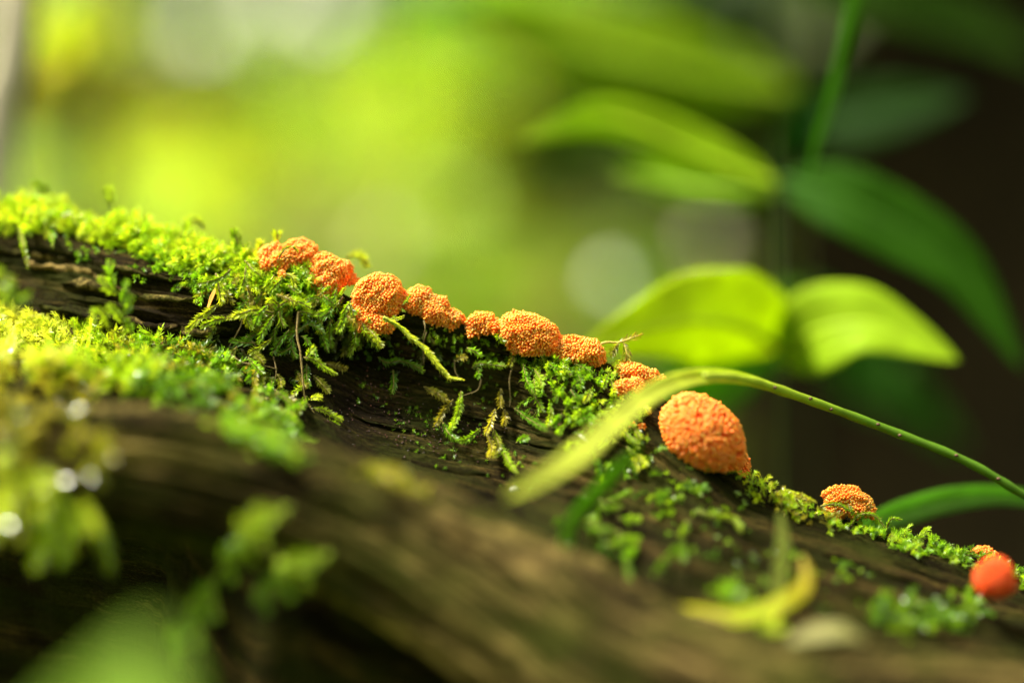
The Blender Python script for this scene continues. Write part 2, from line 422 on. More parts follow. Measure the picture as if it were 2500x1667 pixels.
pn = 3.4 * fbm(sB2 / 60 + cx * 2, cz * 2 + 5.0 + 0 * sB2, 61, 4) + 6.0 * np.clip(np.abs(fbm(sB2 / 55 + cx * 4 + 9, cz * 4 + 2 + 0 * sB2, 63, 4)) * 2, 0, .3) + 1.6 * fbm(sB2 / 16, cx * 7 + cz * 4 + 0 * sB2, 68, 3) + 0.6 * fbm(sB2 / 5, cx * 9 + cz * 5 + 0 * sB2, 65, 3)
blend = np.minimum(ang, 2 * math.pi - ang)[None]
Bg = ax[:, None] + dirs * (rb[:, None] + pn * 0.9 / 1000)[..., None]
Bg[:, -1] = Bg[:, 0]
branch = empty('weathered_branch', (0, -0.08, 0.2), 'bare brown weathered branch lying in front of the mossy log', 'branch')
acc = Acc(); f = grid_faces(nB, kB); v = Bg.reshape(-1, 3)
fn = np.cross(v[f[:, 1]] - v[f[:, 0]], v[f[:, 3]] - v[f[:, 0]])
if (fn * dirs.reshape(-1, 3)[f[:, 0]]).sum() < 0: f = f[:, ::-1]
acc.add(v, f)
aB = np.broadcast_to(ang[None] * rb[:, None] * 1000, (nB, kB))
acc.build('wood_body', M_branch, branch, uv=np.stack([sB2, aB], -1).reshape(-1, 2))
Bx, By, Bw = project(v)
def bsurf(px, py):
    m = np.argmin((Bx - px) ** 2 + (By - py) ** 2 + np.where(dirs.reshape(-1, 3) @ fwd > 0, 1e6, 0))
    return Bw[m], dirs.reshape(-1, 3)[m], True

# ------------------------------------------------------------------ slime mould
def fib_sphere(n):
    i = np.arange(n) + 0.5; ph = np.arccos(1 - 2 * i / n); th = math.pi * (1 + 5 ** 0.5) * i
    return np.stack([np.cos(th) * np.sin(ph), np.sin(th) * np.sin(ph), np.cos(ph)], -1)

SP = 0.00046      # spacing of the little tubes
def lump(d, seed, amp):
    a = fbm(d[:, 0] * 2.1 + 7, d[:, 1] * 2.1 + d[:, 2] * 1.7, seed, 2) + fbm(d[:, 2] * 2.3 + 3, d[:, 0] * 1.9 - d[:, 1] * 2.0, seed + 5, 2)
    return 1 + amp * a

def slime(lobes, label, seed, tint=(1, 1, 1), amp=0.5, longer=1.0, pores=0.0, sp=SP):
    """lobes: (px, py, w mm, half width px, half height px, half depth px, rotation deg clockwise)"""
    px, py, w0 = lobes[0][0], lobes[0][1] + lobes[0][4], lobes[0][2]
    root = empty('slime_mould', P(px, py, w0), label, 'slime mould', 'orange slime mould cushions on the log')
    tint = np.array(tint)
    lobes = list(lobes)
    if lobes[0][3] > 28 and not pores and seed not in (140,):
        for k in range(4):
            lx, ly, lw, a, b, c, rot = lobes[k % len(lobes)] if lobes[k % len(lobes)][3] > 25 else lobes[0]
            an = R(rng.uniform(0, 360)); f_ = rng.uniform(0.30, 0.46); dx, dy = a * 0.72 * math.cos(an), b * 0.72 * math.sin(an); r = R(rot)
            lobes.append((lx + dx * math.cos(r) - dy * math.sin(r), ly + dx * math.sin(r) + dy * math.cos(r), lw - rng.uniform(0, 1.2), b * f_ * 1.3, b * f_ * 1.15, b * f_ * 1.2, 0))
    L = []
    for (lx, ly, lw, a, b, c, rot) in lobes:
        k = S * (FOC + lw / 1000) / FOC; r = R(rot)
        ex = math.cos(r) * rgt - math.sin(r) * upv; ey = math.sin(r) * rgt + math.cos(r) * upv
        L.append((P(lx, ly, lw), np.stack([ex * a * k, ey * b * k, fwd * c * k])))
    core = Acc(); tubes = Acc()
    m = 6; angs = np.linspace(0, 2 * math.pi, m, endpoint=False)
    for q, (c0, A) in enumerate(L):
        ax_ = np.linalg.norm(A, axis=1); area = 4 * math.pi * (((ax_[0] * ax_[1]) ** 1.6 + (ax_[0] * ax_[2]) ** 1.6 + (ax_[1] * ax_[2]) ** 1.6) / 3) ** (1 / 1.6)
        n = int(area / (sp * sp * 0.87)); d = fib_sphere(n); d = unit(d + rng.normal(0, 0.35 / math.sqrt(n) * 3.5 / 2, d.shape))
        d = np.concatenate([d])
        rad = lump(d, seed + q, amp)
        p = c0 + (d * rad[:, None]) @ A
        nrm = unit((d @ (A / (ax_ ** 2)[:, None])))
        keep = np.ones(n, bool)
        for q2, (c2, A2) in enumerate(L):
            if q2 == q: continue
            loc = (p - c2) @ np.linalg.inv(A2); keep &= (np.linalg.norm(loc, axis=1) > 0.93)
        keep &= nrm @ np.array([0, 0, 1.0]) > -0.85
        if pores: keep &= (fbm(d[:, 0] * 7 + 3, d[:, 1] * 7 + d[:, 2] * 5, seed + 50, 2) > -0.20)
        p = p[keep]; nrm = nrm[keep]; n = len(p)
        if n == 0: continue
        dirn = unit(nrm + np.array([0, 0, 0.25]) + rng.normal(0, 0.16, (n, 3)))
        ref = np.tile([0.31, 0.2, 0.93], (n, 1)); U = unit(np.cross(dirn, ref)); W = np.cross(dirn, U)
        lowness = np.clip(0.25 - nrm[:, 2], 0, 1)
        ln = (0.00023 + 0.00020 * rng.random(n) ** 1.5) * (sp / 0.00047) * longer * (1 + 0.8 * lowness)
        ln = np.where(rng.random(n) < 0.06, ln * 1.5, ln)
        rr = 0.62 * sp * (0.8 + 0.4 * rng.random(n))
        hs_ = np.array([-1.1, 0.2, 0.8]); rs_ = np.array([0.9, 1.0, 0.66])
        rings = p[:, None, None] + (dirn[:, None] * (hs_[None, :, None] * ln[:, None, None]))[:, :, None] + (rs_[None, :, None, None] * rr[:, None, None, None]) * (np.cos(angs)[None, None, :, None] * U[:, None, None] + np.sin(angs)[None, None, :, None] * W[:, None, None])
        tip = p + dirn * (ln * 1.18)[:, None]
        V = np.concatenate([rings.reshape(n, -1, 3), tip[:, None]], 1)      # 19 verts
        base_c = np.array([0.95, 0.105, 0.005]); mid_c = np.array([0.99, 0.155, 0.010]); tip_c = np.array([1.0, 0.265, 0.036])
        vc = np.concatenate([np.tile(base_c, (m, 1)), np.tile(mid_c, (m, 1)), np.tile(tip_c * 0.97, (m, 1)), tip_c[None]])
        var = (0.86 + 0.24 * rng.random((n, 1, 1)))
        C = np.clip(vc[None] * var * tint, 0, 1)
        j = np.arange(m); j2 = (j + 1) % m
        fq = np.concatenate([np.stack([r_ * m + j, r_ * m + j2, (r_ + 1) * m + j2, (r_ + 1) * m + j], -1) for r_ in range(2)])
        ft = np.stack([2 * m + j, 2 * m + j2, np.full(m, 3 * m)], -1)
        off = (np.arange(n) * (3 * m + 1))[:, None, None]
        n0 = tubes.n
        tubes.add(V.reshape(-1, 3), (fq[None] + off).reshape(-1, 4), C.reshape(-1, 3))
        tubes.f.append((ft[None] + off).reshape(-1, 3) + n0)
        # inner cushion
        nu, nv = 22, 15
        th = np.linspace(0, 2 * math.pi, nu); ph = np.linspace(0.02, math.pi - 0.02, nv)
        TH, PH = np.meshgrid(th, ph, indexing='ij'); dd = np.stack([np.cos(TH) * np.sin(PH), np.sin(TH) * np.sin(PH), np.cos(PH)], -1).reshape(-1, 3)
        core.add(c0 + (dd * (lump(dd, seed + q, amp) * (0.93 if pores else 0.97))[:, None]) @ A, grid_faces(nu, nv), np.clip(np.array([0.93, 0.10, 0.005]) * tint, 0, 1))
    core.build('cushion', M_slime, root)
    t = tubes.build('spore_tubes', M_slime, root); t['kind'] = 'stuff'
    return root

def sw(px, py, off): return surf(px, py)[0] + off
slime([(735, 620, 4, 44, 30, 34, 8), (662, 622, 4, 36, 27, 30, -10), (690, 634, 2, 30, 22, 28, 0), (655, 645, 2, 20, 18, 18, 0)], 'ragged two-lobed orange slime mould topping the row, a moss shoot across it', 10, amp=0.6)
slime([(806, 655, 3, 52, 30, 40, 10), (800, 690, 2, 38, 28, 34, 0), (845, 678, 4, 28, 16, 24, 20), (792, 716, 0.5, 15, 14, 14, 0)], 'orange slime mould narrowing to a drip, just below the ragged two-lobed one', 20, amp=0.55)
slime([(924, 722, 0, 60, 52, 48, 0), (892, 765, -1, 26, 22, 22, 0), (915, 790, -1.5, 44, 26, 32, 8)], 'domed orange slime mould with a second darker bulge beneath it, moss tips poking between', 30, amp=0.45)
slime([(1024, 735, 1.5, 38, 34, 34, 10), (1062, 758, 1.5, 50, 30, 36, 32), (1100, 780, 1.5, 26, 26, 26, 20)], 'long loaf-shaped orange slime mould slanting down the ridge', 40, amp=0.35)
slime([(1178, 790, 0.5, 32, 24, 26, 0), (1158, 812, 0, 14, 10, 12, 0), (1208, 792, 0.5, 12, 8, 10, 0)], 'smallest spiky orange slime mould alone in the gap on the bare ridge', 50, amp=0.6, longer=1.55)
slime([(1298, 818, -0.5, 72, 45, 52, 22)], 'big oval orange slime mould touching a lower loaf-shaped neighbour', 60, amp=0.4, longer=1.15)
slime([(1418, 858, -0.5, 60, 31, 44, 14), (1376, 862, -1, 24, 24, 24, 0)], 'low loaf-shaped orange slime mould resting above the bright green moss patch', 70, amp=0.45, longer=1.15)
slime([(1560, 916, -1, 58, 24, 36, 17), (1600, 928, -1, 28, 14, 22, 14)], 'flat crusty orange slime mould partly behind the arching green stem', 80, amp=0.45)
slime([(1520, 946, -6, 22, 19, 20, 0), (1553, 944, -6, 18, 21, 18, 0)], 'small smooth double knob of orange slime mould below the flat crusty one', 90, amp=0.35)
slime([(1568, 1040, -8, 8, 6, 7, 0), (1545, 1038, -8, 9, 5, 6, 0)], 'tiny orange slime mould bead under the arching green stem', 95, amp=0.4)
slime([(1716, 1058, -10, 112, 80, 84, 40)], 'largest egg-shaped orange slime mould, its surface pitted with dark pores', 100, amp=0.10, pores=1.0, tint=(1.0, 0.85, 0.8), sp=0.00068, longer=0.9)
slime([(1794, 1133, -2, 34, 30, 26, -20)], 'small deep orange slime mould peeking out from behind the large egg-shaped one', 110, amp=0.35, tint=(0.97, 0.8, 0.8))
slime([(2074, 1226, -1.5, 56, 34, 40, 18), (2045, 1246, -2, 20, 18, 18, 0)], 'lone domed orange slime mould among curling moss far down the log', 120, amp=0.5, longer=1.25)
slime([(2405, 1348, 0, 26, 12, 18, 12)], 'thin orange slime mould crust just above the round red one', 130, amp=0.45, tint=(0.97, 0.75, 0.7))
slime([(2430, 1410, -34, 46, 46, 42, 0)], 'round red slime mould ball at the lower end of the log', 140, amp=0.15, tint=(0.90, 0.27, 0.06), longer=0.9)
slime([(672, 690, 0, 9, 8, 8, 0), (688, 668, 0, 8, 6, 8, 0)], 'tiny drop of orange slime mould dangling in moss below the two-lobed one', 150, amp=0.4)

# ------------------------------------------------------------------ moss
PAL = {
 'bright': [(0.33, 0.45, 0.020), (0.44, 0.52, 0.035), (0.23, 0.37, 0.012)],
 'green':  [(0.15, 0.31, 0.012), (0.21, 0.38, 0.014), (0.28, 0.41, 0.022)],
 'deep':   [(0.07, 0.17, 0.008), (0.10, 0.22, 0.010), (0.16, 0.28, 0.012)],
 'olive':  [(0.25, 0.22, 0.030), (0.32, 0.29, 0.035), (0.20, 0.22, 0.020)],
 'pale':   [(0.45, 0.51, 0.06), (0.39, 0.47, 0.05), (0.55, 0.55, 0.10)],
 'shade':  [(0.05, 0.11, 0.006), (0.08, 0.12, 0.010), (0.09, 0.09, 0.015)],  # moss darkened in colour for the shade behind the sprigs
}
def leaves_along(acc, path, L0, W0, step, c, tipc, flat=0.6, spread=(28, 52), hero=False, start=0.0):
    seg = np.linalg.norm(np.diff(path, axis=0), axis=1); cum = np.concatenate([[0], np.cumsum(seg)]); tot = cum[-1]
    n = max(4, int(tot * (1 - start) / step)); u = start + (1 - start) * (np.arange(n) + 0.5) / n
    u = np.clip(u + rng.normal(0, 0.25 / n, n), 0, 1)
    p = np.stack([np.interp(u * tot, cum, path[:, k]) for k in range(3)], -1)
    T = unit(np.gradient(path, axis=0)); t = unit(np.stack([np.interp(u * tot, cum, T[:, k]) for k in range(3)], -1))
    N = unit(np.cross(t, fwd + 0.05)); B = np.cross(t, N)
    phi = np.where(np.arange(n) % 2 == 0, 0, math.pi) + rng.normal(0, flat, n)
    al = np.radians(rng.uniform(*spread, n))
    side = np.cos(phi)[:, None] * N + np.sin(phi)[:, None] * B
    d = np.cos(al)[:, None] * t + np.sin(al)[:, None] * side
    env = np.clip(0.55 + 1.6 * u, 0, 1) * np.clip((1.12 - u) / 0.35, 0.35, 1)
    ln = L0 * env * (0.75 + 0.5 * rng.random(n)); wd = W0 * env * (0.8 + 0.4 * rng.random(n))
    wv = unit(np.cross(d, np.cross(t, side) * 0.5 + B * 0.5 + 1e-4)); nv = np.cross(d, wv)
    mid = p + d * (ln * 0.42)[:, None]
    curl = nv * (ln * rng.uniform(-0.22, 0.22, n))[:, None]
    cc = c * (0.75 + 0.5 * rng.random((n, 1))); cc = cc * (1 - (u[:, None] ** 2) * 0.6) + tipc * (u[:, None] ** 2) * 0.6
    if hero:
        V = np.stack([p, mid + wv * wd[:, None], mid + nv * (wd * 0.45)[:, None], mid - wv * wd[:, None], p + d * ln[:, None] + curl], 1)
        fq = np.array([[0, 1, 2], [0, 2, 3], [1, 4, 2], [2, 4, 3]]); k = 5
    else:
        V = np.stack([p, mid + wv * wd[:, None], mid - wv * wd[:, None], p + d * ln[:, None] + curl], 1)
        fq = np.array([[0, 1, 2], [1, 3, 2]]); k = 4
    acc.add(V.reshape(-1, 3), (fq[None] + (np.arange(n) * k)[:, None, None]).reshape(-1, 3), np.repeat(cc, k, 0))

def pick(pal):
    a = np.array(random.choice(PAL[pal])); return a * rng.uniform(0.8, 1.2)

def world_path(pts, lift, on_branch=False, w=None, n=24):
    pts = np.asarray(pts, float); q = smooth_path(pts[:, :2], n)
    if w is not None:
        ww = np.full(n, w) if np.isscalar(w) else np.interp(np.linspace(0, 1, n), np.linspace(0, 1, len(w)), w)
    else:
        fn_ = bsurf if on_branch else surf
        ws = np.array([fn_(a, b)[0] for a, b in q])
        k = np.ones(7) / 7; ws = np.convolve(np.pad(ws, 3, mode='edge'), k, mode='valid')
        ww = ws - np.broadcast_to(lift, (n,)) if np.isscalar(lift) else ws - np.interp(np.linspace(0, 1, n), np.linspace(0, 1, len(lift)), lift)
    return P(q[:, 0], q[:, 1], ww)

def hero(pts, label, pal='green', L=1.5, W=0.26, step=0.13, lift=(1.0, 2.2, 2.6), w=None, stem=None, stem_r=0.13, flat=0.6, leafy_=True, branches=0, group='moss sprigs hanging on the log face', on_branch=False, start=0.0, spread=(28, 52)):
    path = world_path(pts, lift, on_branch, w, n=max(16, len(pts) * 8)); L *= 0.85; W *= 0.72; step *= 0.72
    root = empty('moss_sprig', path[0], label, 'moss', group)
    a = Acc(); sc_ = np.array((0.16, 0.13, 0.035) if stem is None else stem)
    r = np.linspace(stem_r, stem_r * 0.45, len(path)) / 1000
    tube(a, path, r, sc_, k=5, jag=0.3)
    lv = Acc()
    c = pick(pal); tipc = np.clip(c * 1.35 + np.array([0.06, 0.05, 0.0]), 0, 0.75)
    if leafy_: leaves_along(lv, path, L / 1000, W / 1000, step / 1000, c, tipc, flat=flat, hero=True, start=start, spread=spread)
    n = len(path)
    for b in range(branches):
        i = int(n * (0.12 + 0.75 * (b + 0.5) / branches)); T = unit(path[min(i + 1, n - 1)] - path[i - 1])
        sd = np.cross(T, fwd) * (1 if b % 2 else -1)
        d0 = unit(T * 0.55 + sd * 0.8 - fwd * rng.uniform(-0.1, 0.35)); ln = rng.uniform(2.5, 5.0) / 1000 * (1.1 - 0.5 * i / n)
        uu = np.linspace(0, 1, 9)[:, None]
        bp = path[i] + d0 * ln * uu + np.array([0, 0, -1.0]) * ln * 0.35 * uu ** 2
        tube(a, bp, 0.00006, sc_, k=4)
        leaves_along(lv, bp, L * 0.75 / 1000, W * 0.8 / 1000, step / 1000, pick(pal), tipc, flat=flat, hero=True)
    a.build('stem', M_mstem, root)
    if lv.v:
        o = lv.build('leaves', M_moss, root, smooth=False); o['kind'] = 'stuff'
    return root

def Z(n):
    ox, oy, k = {1: (400, 540, .3189), 2: (1000, 700, .3189), 3: (0, 400, .3189), 5: (1300, 850, .3189), 6: (1500, 1167, .4252), 4: (0, 900, .4892)}[n]
    return lambda *p: [(ox + x * k, oy + y * k) for x, y in p]
z1, z2, z3, z4, z5, z6 = (Z(i) for i in range(1, 7))
HANG = {'olive': 'dull olive moss sprig', 'deep': 'dark green feathery moss sprig', 'bright': 'bright yellow-green moss sprig', 'green': 'fresh green feathery moss sprig'}
HT = ' in the hanging tangle below the ragged slime mould'
PALE = 'pale yellow-green moss sprig reaching out sideways from the hanging tangle'
for pts, pal in [
    (z1((840, 720), (790, 800), (720, 930)), 'green'), (z1((960, 830), (900, 910), (825, 1020)), 'deep'), (z1((985, 860), (975, 950), (1010, 1050)), 'deep'),
    (z1((1040, 690), (1130, 710), (1220, 750)), 'green'), (z1((1040, 830), (1120, 790), (1220, 850)), 'deep'), (z1((1180, 680), (1200, 830), (1255, 1000)), 'green'),
    (z1((1420, 680), (1380, 760), (1330, 840)), 'green'), (z1((690, 640), (620, 620), (550, 690)), 'green'), (z1((700, 930), (600, 930), (510, 910)), 'deep'),
    (z1((880, 690), (900, 760), (920, 810)), 'green'), (z1((760, 1110), (650, 1160), (530, 1215)), 'olive'), (z1((770, 1190), (850, 1230), (920, 1240)), 'green'),
    (z1((830, 1260), (900, 1290), (945, 1335)), 'green'), (z1((720, 1270), (800, 1310), (890, 1370)), 'green'), (z1((1050, 880), (1090, 900), (1105, 945)), 'green'),
    (z1((930, 400), (980, 430), (1000, 520)), 'bright'), (z1((880, 640), (830, 600), (800, 610)), 'bright'), (z1((1210, 560), (1260, 600), (1300, 630)), 'green'),
    (z1((1060, 620), (1120, 590), (1190, 610)), 'green'), (z1((640, 500), (660, 590), (640, 680)), 'olive'), (z1((560, 960), (520, 1010), (480, 1080)), 'olive'),
    (z1((800, 640), (740, 700), (700, 790)), 'green'), (z1((1290, 640), (1260, 700), (1200, 740)), 'deep'), (z1((690, 820), (720, 760), (780, 740)), 'deep'),
    (z1((620, 300), (680, 370), (740, 420)), 'bright'), (z1((860, 560), (940, 590), (1010, 640)), 'olive'), (z1((1430, 640), (1450, 720), (1420, 790)), 'deep')]:
    hero(pts, HANG[pal] + HT, pal, w=tuple(np.cumsum([rng.uniform(-4, -1.5), rng.uniform(-2, 0.5), rng.uniform(-1, 0.7)])), group='moss sprigs hanging below the ragged slime mould')
for k in range(28):
    x0, y0 = rng.uniform(560, 900), 0
    y0 = ridge_y(x0) + rng.uniform(10, 190) * (1.0 if x0 < 780 else 0.5)
    an = rng.uniform(40, 150); ln_ = rng.uniform(36, 76); bend = rng.uniform(-25, 25)
    x1, y1 = x0 + ln_ * .5 * math.cos(R(an)), y0 + ln_ * .5 * math.sin(R(an)); x2, y2 = x1 + ln_ * .5 * math.cos(R(an + bend)), y1 + ln_ * .5 * math.sin(R(an + bend))
    pal = random.choice(['green', 'green', 'deep', 'olive', 'bright'])
    hero([(x0, y0), (x1, y1), (x2, y2)], HANG[pal] + HT, pal, L=1.35, w=tuple(np.cumsum([rng.uniform(-4, -0.5), rng.uniform(-2, 0.7), rng.uniform(-1, 1)])), group='moss sprigs hanging below the ragged slime mould')
for k in range(16):
    x0 = rng.uniform(600, 800); y0 = rng.uniform(860, 1000); an = rng.uniform(10, 120); ln_ = rng.uniform(30, 62); bend = rng.uniform(-25, 25)
    x1, y1 = x0 + ln_ * .5 * math.cos(R(an)), y0 + ln_ * .5 * math.sin(R(an)); x2, y2 = x1 + ln_ * .5 * math.cos(R(an + bend)), y1 + ln_ * .5 * math.sin(R(an + bend))
    pal = random.choice(['green', 'green', 'deep', 'olive'])
    hero([(x0, y0), (x1, y1), (x2, y2)], HANG[pal] + ' low on the wood beside the long brown strand', pal, L=1.5, lift=(1.0, 3.0, 4.0), group='moss sprigs beside the long brown strand')
for pts in [z1((840, 700), (700, 680), (600, 705), (488, 745)), z1((410, 640), (300, 720), (165, 842)), z1((500, 740), (380, 760), (280, 810)), z1((510, 372), (420, 440), (262, 482)), z1((870, 660), (950, 612), (1040, 620), (1122, 665)), z1((400, 400), (430, 560), (440, 640))]:
    hero(pts, PALE, 'bright', L=1.6, W=0.3, step=0.11, w=(-2.5, -4.5, -5.0), stem_r=0.2, group='pale moss sprigs reaching sideways')
for pts in [z1((1070, 1040), (1170, 1070), (1240, 1130), (1322, 1172)), z1((1130, 1430), (1230, 1450), (1370, 1525)), z1((1110, 1370), (1150, 1350), (1210, 1350)), z1((1090, 1040), (1120, 1000), (1150, 955)), z1((1190, 1530), (1260, 1535), (1340, 1560)), z1((1080, 1270), (1030, 1280), (990, 1330)), z1((1190, 1568), (1230, 1640), (1250, 1700)), z1((1180, 1620), (1270, 1660), (1330, 1650))]:
    hero(pts, 'bright green moss shoot branching off the long bare brown strand', 'bright', L=1.3, W=0.24, step=0.12, w=(-5, -6.5, -7), group='shoots along the long brown strand')
hero(z1((1030, 690), (1020, 870), (1045, 1000), (1060, 1150), (1080, 1350), (1150, 1470), (1195, 1570), (1240, 1700)), 'long bare brown moss strand dangling straight down the dark wood', 'olive', L=0.5, W=0.12, step=0.35, lift=(2.5, 2.0, 2.0), w=(-4, -5, -5.5, -7, -9), stem=(0.22, 0.16, 0.06), stem_r=0.25, group='bare brown moss strands')
for pts in [z1((800, 480), (740, 560), (690, 640)), z1((800, 460), (820, 560), (960, 600), (1030, 680)), z1((600, 700), (590, 800), (500, 960)), z1((500, 1010), (600, 1080), (740, 1100), (860, 1130)), z1((840, 1040), (860, 1140), (850, 1230)), z1((1370, 580), (1330, 640), (1290, 680)), z1((2010, 850), (1985, 950), (1990, 1100)), z1((850, 1290), (950, 1370), (1005, 1455)), z1((1040, 1390), (1065, 1450)), z1((520, 1000), (480, 1080)),
            z2((780, 640), (765, 720), (772, 860), (765, 920)), z2((345, 560), (350, 650), (380, 700)), z2((550, 710), (520, 790), (420, 830)), z2((110, 260), (120, 330), (90, 400)), z1((630, 880), (700, 950), (760, 1060)), z1((650, 540), (640, 640), (660, 700))]:
    hero(pts, 'thin bare brown moss stalk tangled on the log face', 'olive', L=0.4, W=0.1, step=0.4, lift=(1.2, 2.2, 2.2), stem=(0.15, 0.11, 0.045), stem_r=0.19, group='thin bare brown moss stalks')
hero(z1((1680, 735), (1790, 800), (1900, 900), (2000, 980), (2080, 1080), (2180, 1190), (2290, 1215)), 'long yellow-green rope-like moss shoot slanting down from the domed slime mould with a bulge beneath', 'pale', L=1.7, W=0.42, step=0.09, lift=(3.0, 2.5, 2.0), w=(-6, -5, -5.5, -6, -7), stem_r=0.36, flat=1.6, spread=(16, 36), stem=(0.36, 0.42, 0.05), group='long rope-like moss shoot')
FACE = ' clinging to the dark wood below the row of slime mould'
for pts, pal in [
    (z1((1740, 1060), (1850, 1080), (1965, 1125)), 'deep'), (z1((1755, 1140), (1760, 1230), (1750, 1315)), 'deep'), (z1((1990, 1265), (2080, 1320), (2175, 1375)), 'olive'),
    (z1((2215, 1365), (2150, 1440), (2075, 1565)), 'olive'), (z1((2275, 1300), (2262, 1400), (2225, 1565)), 'green'), (z1((1640, 1040), (1700, 1080), (1790, 1070)), 'deep'),
    (z2((870, 590), (890, 700), (945, 812)), 'green'), (z2((655, 935), (620, 1040), (580, 1130)), 'olive'), (z2((640, 1085), (690, 1210), (760, 1340), (822, 1425)), 'green'),
    (z2((255, 1040), (300, 1120), (370, 1182)), 'green'), (z2((540, 1085), (450, 1160), (370, 1182)), 'green'), (z2((800, 930), (880, 990), (960, 1040), (1055, 1100)), 'deep'),
    (z2((725, 940), (735, 1000), (715, 1065)), 'olive'), (z2((815, 1195), (865, 1165), (912, 1150)), 'green'), (z2((590, 1120), (630, 1230), (600, 1300)), 'olive'),
    (z2((640, 1110), (680, 1200), (640, 1310)), 'olive'), (z2((440, 470), (490, 490), (550, 530)), 'green'), (z2((480, 620), (540, 590), (740, 610)), 'deep'),
    (z2((700, 350), (685, 390), (725, 425)), 'bright'), (z2((350, 560), (390, 540), (440, 550)), 'olive'), (z2((520, 620), (530, 660), (510, 690)), 'green'),
    (z2((800, 530), (780, 570), (760, 610)), 'olive'), (z2((960, 640), (1000, 700), (1010, 770)), 'green'), (z2((0, 600), (60, 620), (110, 650)), 'deep'), (z2((120, 770), (190, 800), (270, 855)), 'olive'),
    (z2((385, 850), (385, 920), (370, 970)), 'green'), (z2((350, 1000), (330, 1050), (320, 1090)), 'green'), (z2((700, 780), (690, 860), (700, 930)), 'olive')]:
    hero(pts, {'olive': 'dull olive moss sprig', 'deep': 'dark green moss sprig', 'bright': 'bright moss tuft', 'green': 'fresh green moss sprig'}[pal] + FACE, pal, L=1.4, W=0.24, step=0.12, lift=(1.5, 3.2, 4.2), group='small moss sprigs on the dark wood')
hero(z2((1440, 455), (1500, 425), (1600, 425), (1700, 392), (1785, 360)), 'yellowish moss shoot sticking out into the air past the low loaf-shaped slime mould', 'olive', w=(0.5, 0, 0, 0, 1), L=1.8, W=0.24, step=0.2, stem=(0.46, 0.36, 0.08), stem_r=0.26, start=0.45, group='yellowish shoot in the air')
for pts in [z2((1600, 428), (1570, 470), (1538, 512)), z2((1640, 425), (1660, 510), (1640, 605))]:
    hero(pts, 'drooping side tassel of the yellowish moss shoot in the air', 'olive', w=(0, -1.0, -1.5), L=1.9, W=0.26, step=0.13, stem=(0.46, 0.36, 0.08), group='side tassels of the yellowish shoot')
RID = 'curling moss shoot on the ridge around the lone domed slime mould'
for pts, pal, w_ in [
    (z6((1185, 160), (1280, 150), (1355, 195)), 'green', -6), (z6((1345, 310), (1400, 215), (1490, 215), (1560, 290)), 'green', -6), (z6((1560, 300), (1590, 235), (1650, 240)), 'green', -5),
    (z6((1565, 410), (1590, 330), (1650, 380), (1700, 440)), 'bright', -6), (z6((1030, 200), (1050, 250), (1130, 265)), 'bright', -5), (z6((1120, 300), (1140, 220), (1200, 190)), 'bright', -5),
    (z6((1150, 210), (1180, 250), (1190, 300)), 'green', -6), (z5((1860, 1105), (2000, 1110), (2175, 1182)), 'bright', 4), (z5((1700, 1085), (1715, 1040), (1722, 1000)), 'green', -1),
    (z5((1330, 1050), (1420, 1070), (1500, 1090)), 'green', -3), (z5((1540, 1040), (1600, 1050), (1640, 1090)), 'olive', -3), (z5((1500, 1090), (1540, 1140), (1560, 1190)), 'green', -5),
    (z6((1700, 430), (1730, 360), (1790, 340)), 'green', -3), (z6((1800, 430), (1880, 400), (1950, 380)), 'deep', -2), (z6((1900, 470), (1960, 420), (2040, 420)), 'green', -3),
    (z6((1960, 480), (2030, 440), (2100, 450)), 'deep', -3), (z6((1340, 140), (1355, 180), (1370, 210)), 'deep', -6)]:
    hero(pts, RID, pal, w=(w_ + 2, w_, w_), L=0.95, W=0.24, step=0.11, group='curling moss shoots on the lower ridge', stem_r=0.2)
for k in range(34):
    x0 = rng.uniform(1300, 1560); y0 = ridge_y(x0) + rng.uniform(20, 190); an = rng.uniform(20, 140); ln_ = rng.uniform(26, 52); bend = rng.uniform(-30, 30)
    x1, y1 = x0 + ln_ * .5 * math.cos(R(an)), y0 + ln_ * .5 * math.sin(R(an)); x2, y2 = x1 + ln_ * .5 * math.cos(R(an + bend)), y1 + ln_ * .5 * math.sin(R(an + bend))
    pal = random.choice(['green', 'green', 'bright', 'deep'])
    hero([(x0, y0), (x1, y1), (x2, y2)], {'green': 'fresh green', 'bright': 'bright yellow-green', 'deep': 'dark green'}[pal] + ' moss sprig on the thick patch below the low loaf-shaped slime mould', pal, L=1.3, W=0.24, step=0.11, lift=(0.8, 2.0, 2.4), group='moss sprigs on the thick patch')
SHD = 'green moss sprig drooping down the shaded wood under the egg-shaped slime mould'
for pts, pal in [
    (z6((470, 185), (560, 215), (680, 235), (730, 310)), 'green'), (z6((420, 240), (400, 300), (380, 330)), 'deep'), (z6((410, 370), (330, 430), (220, 560)), 'deep'), (z6((400, 360), (390, 430), (400, 480)), 'deep'),
    (z6((40, 240), (90, 230), (150, 240)), 'green'), (z6((0, 380), (80, 350), (150, 345)), 'green'), (z6((20, 300), (60, 420), (80, 560), (110, 680)), 'deep'), (z6((140, 380), (100, 430), (60, 460)), 'green'),
    (z5((560, 1170), (640, 1150), (760, 1090)), 'green'), (z5((450, 1330), (540, 1380), (640, 1420)), 'green'), (z5((650, 1300), (740, 1310), (830, 1315)), 'green'), (z5((560, 1500), (640, 1490), (720, 1440)), 'green'), (z5((520, 1150), (560, 1230), (690, 1210)), 'green')]:
    hero(pts, ('dark ' if pal == 'deep' else 'bright ') + SHD, pal, L=1.3, W=0.3, step=0.14, lift=(1.5, 3.0, 4.0), group='moss sprigs on the shaded wood')
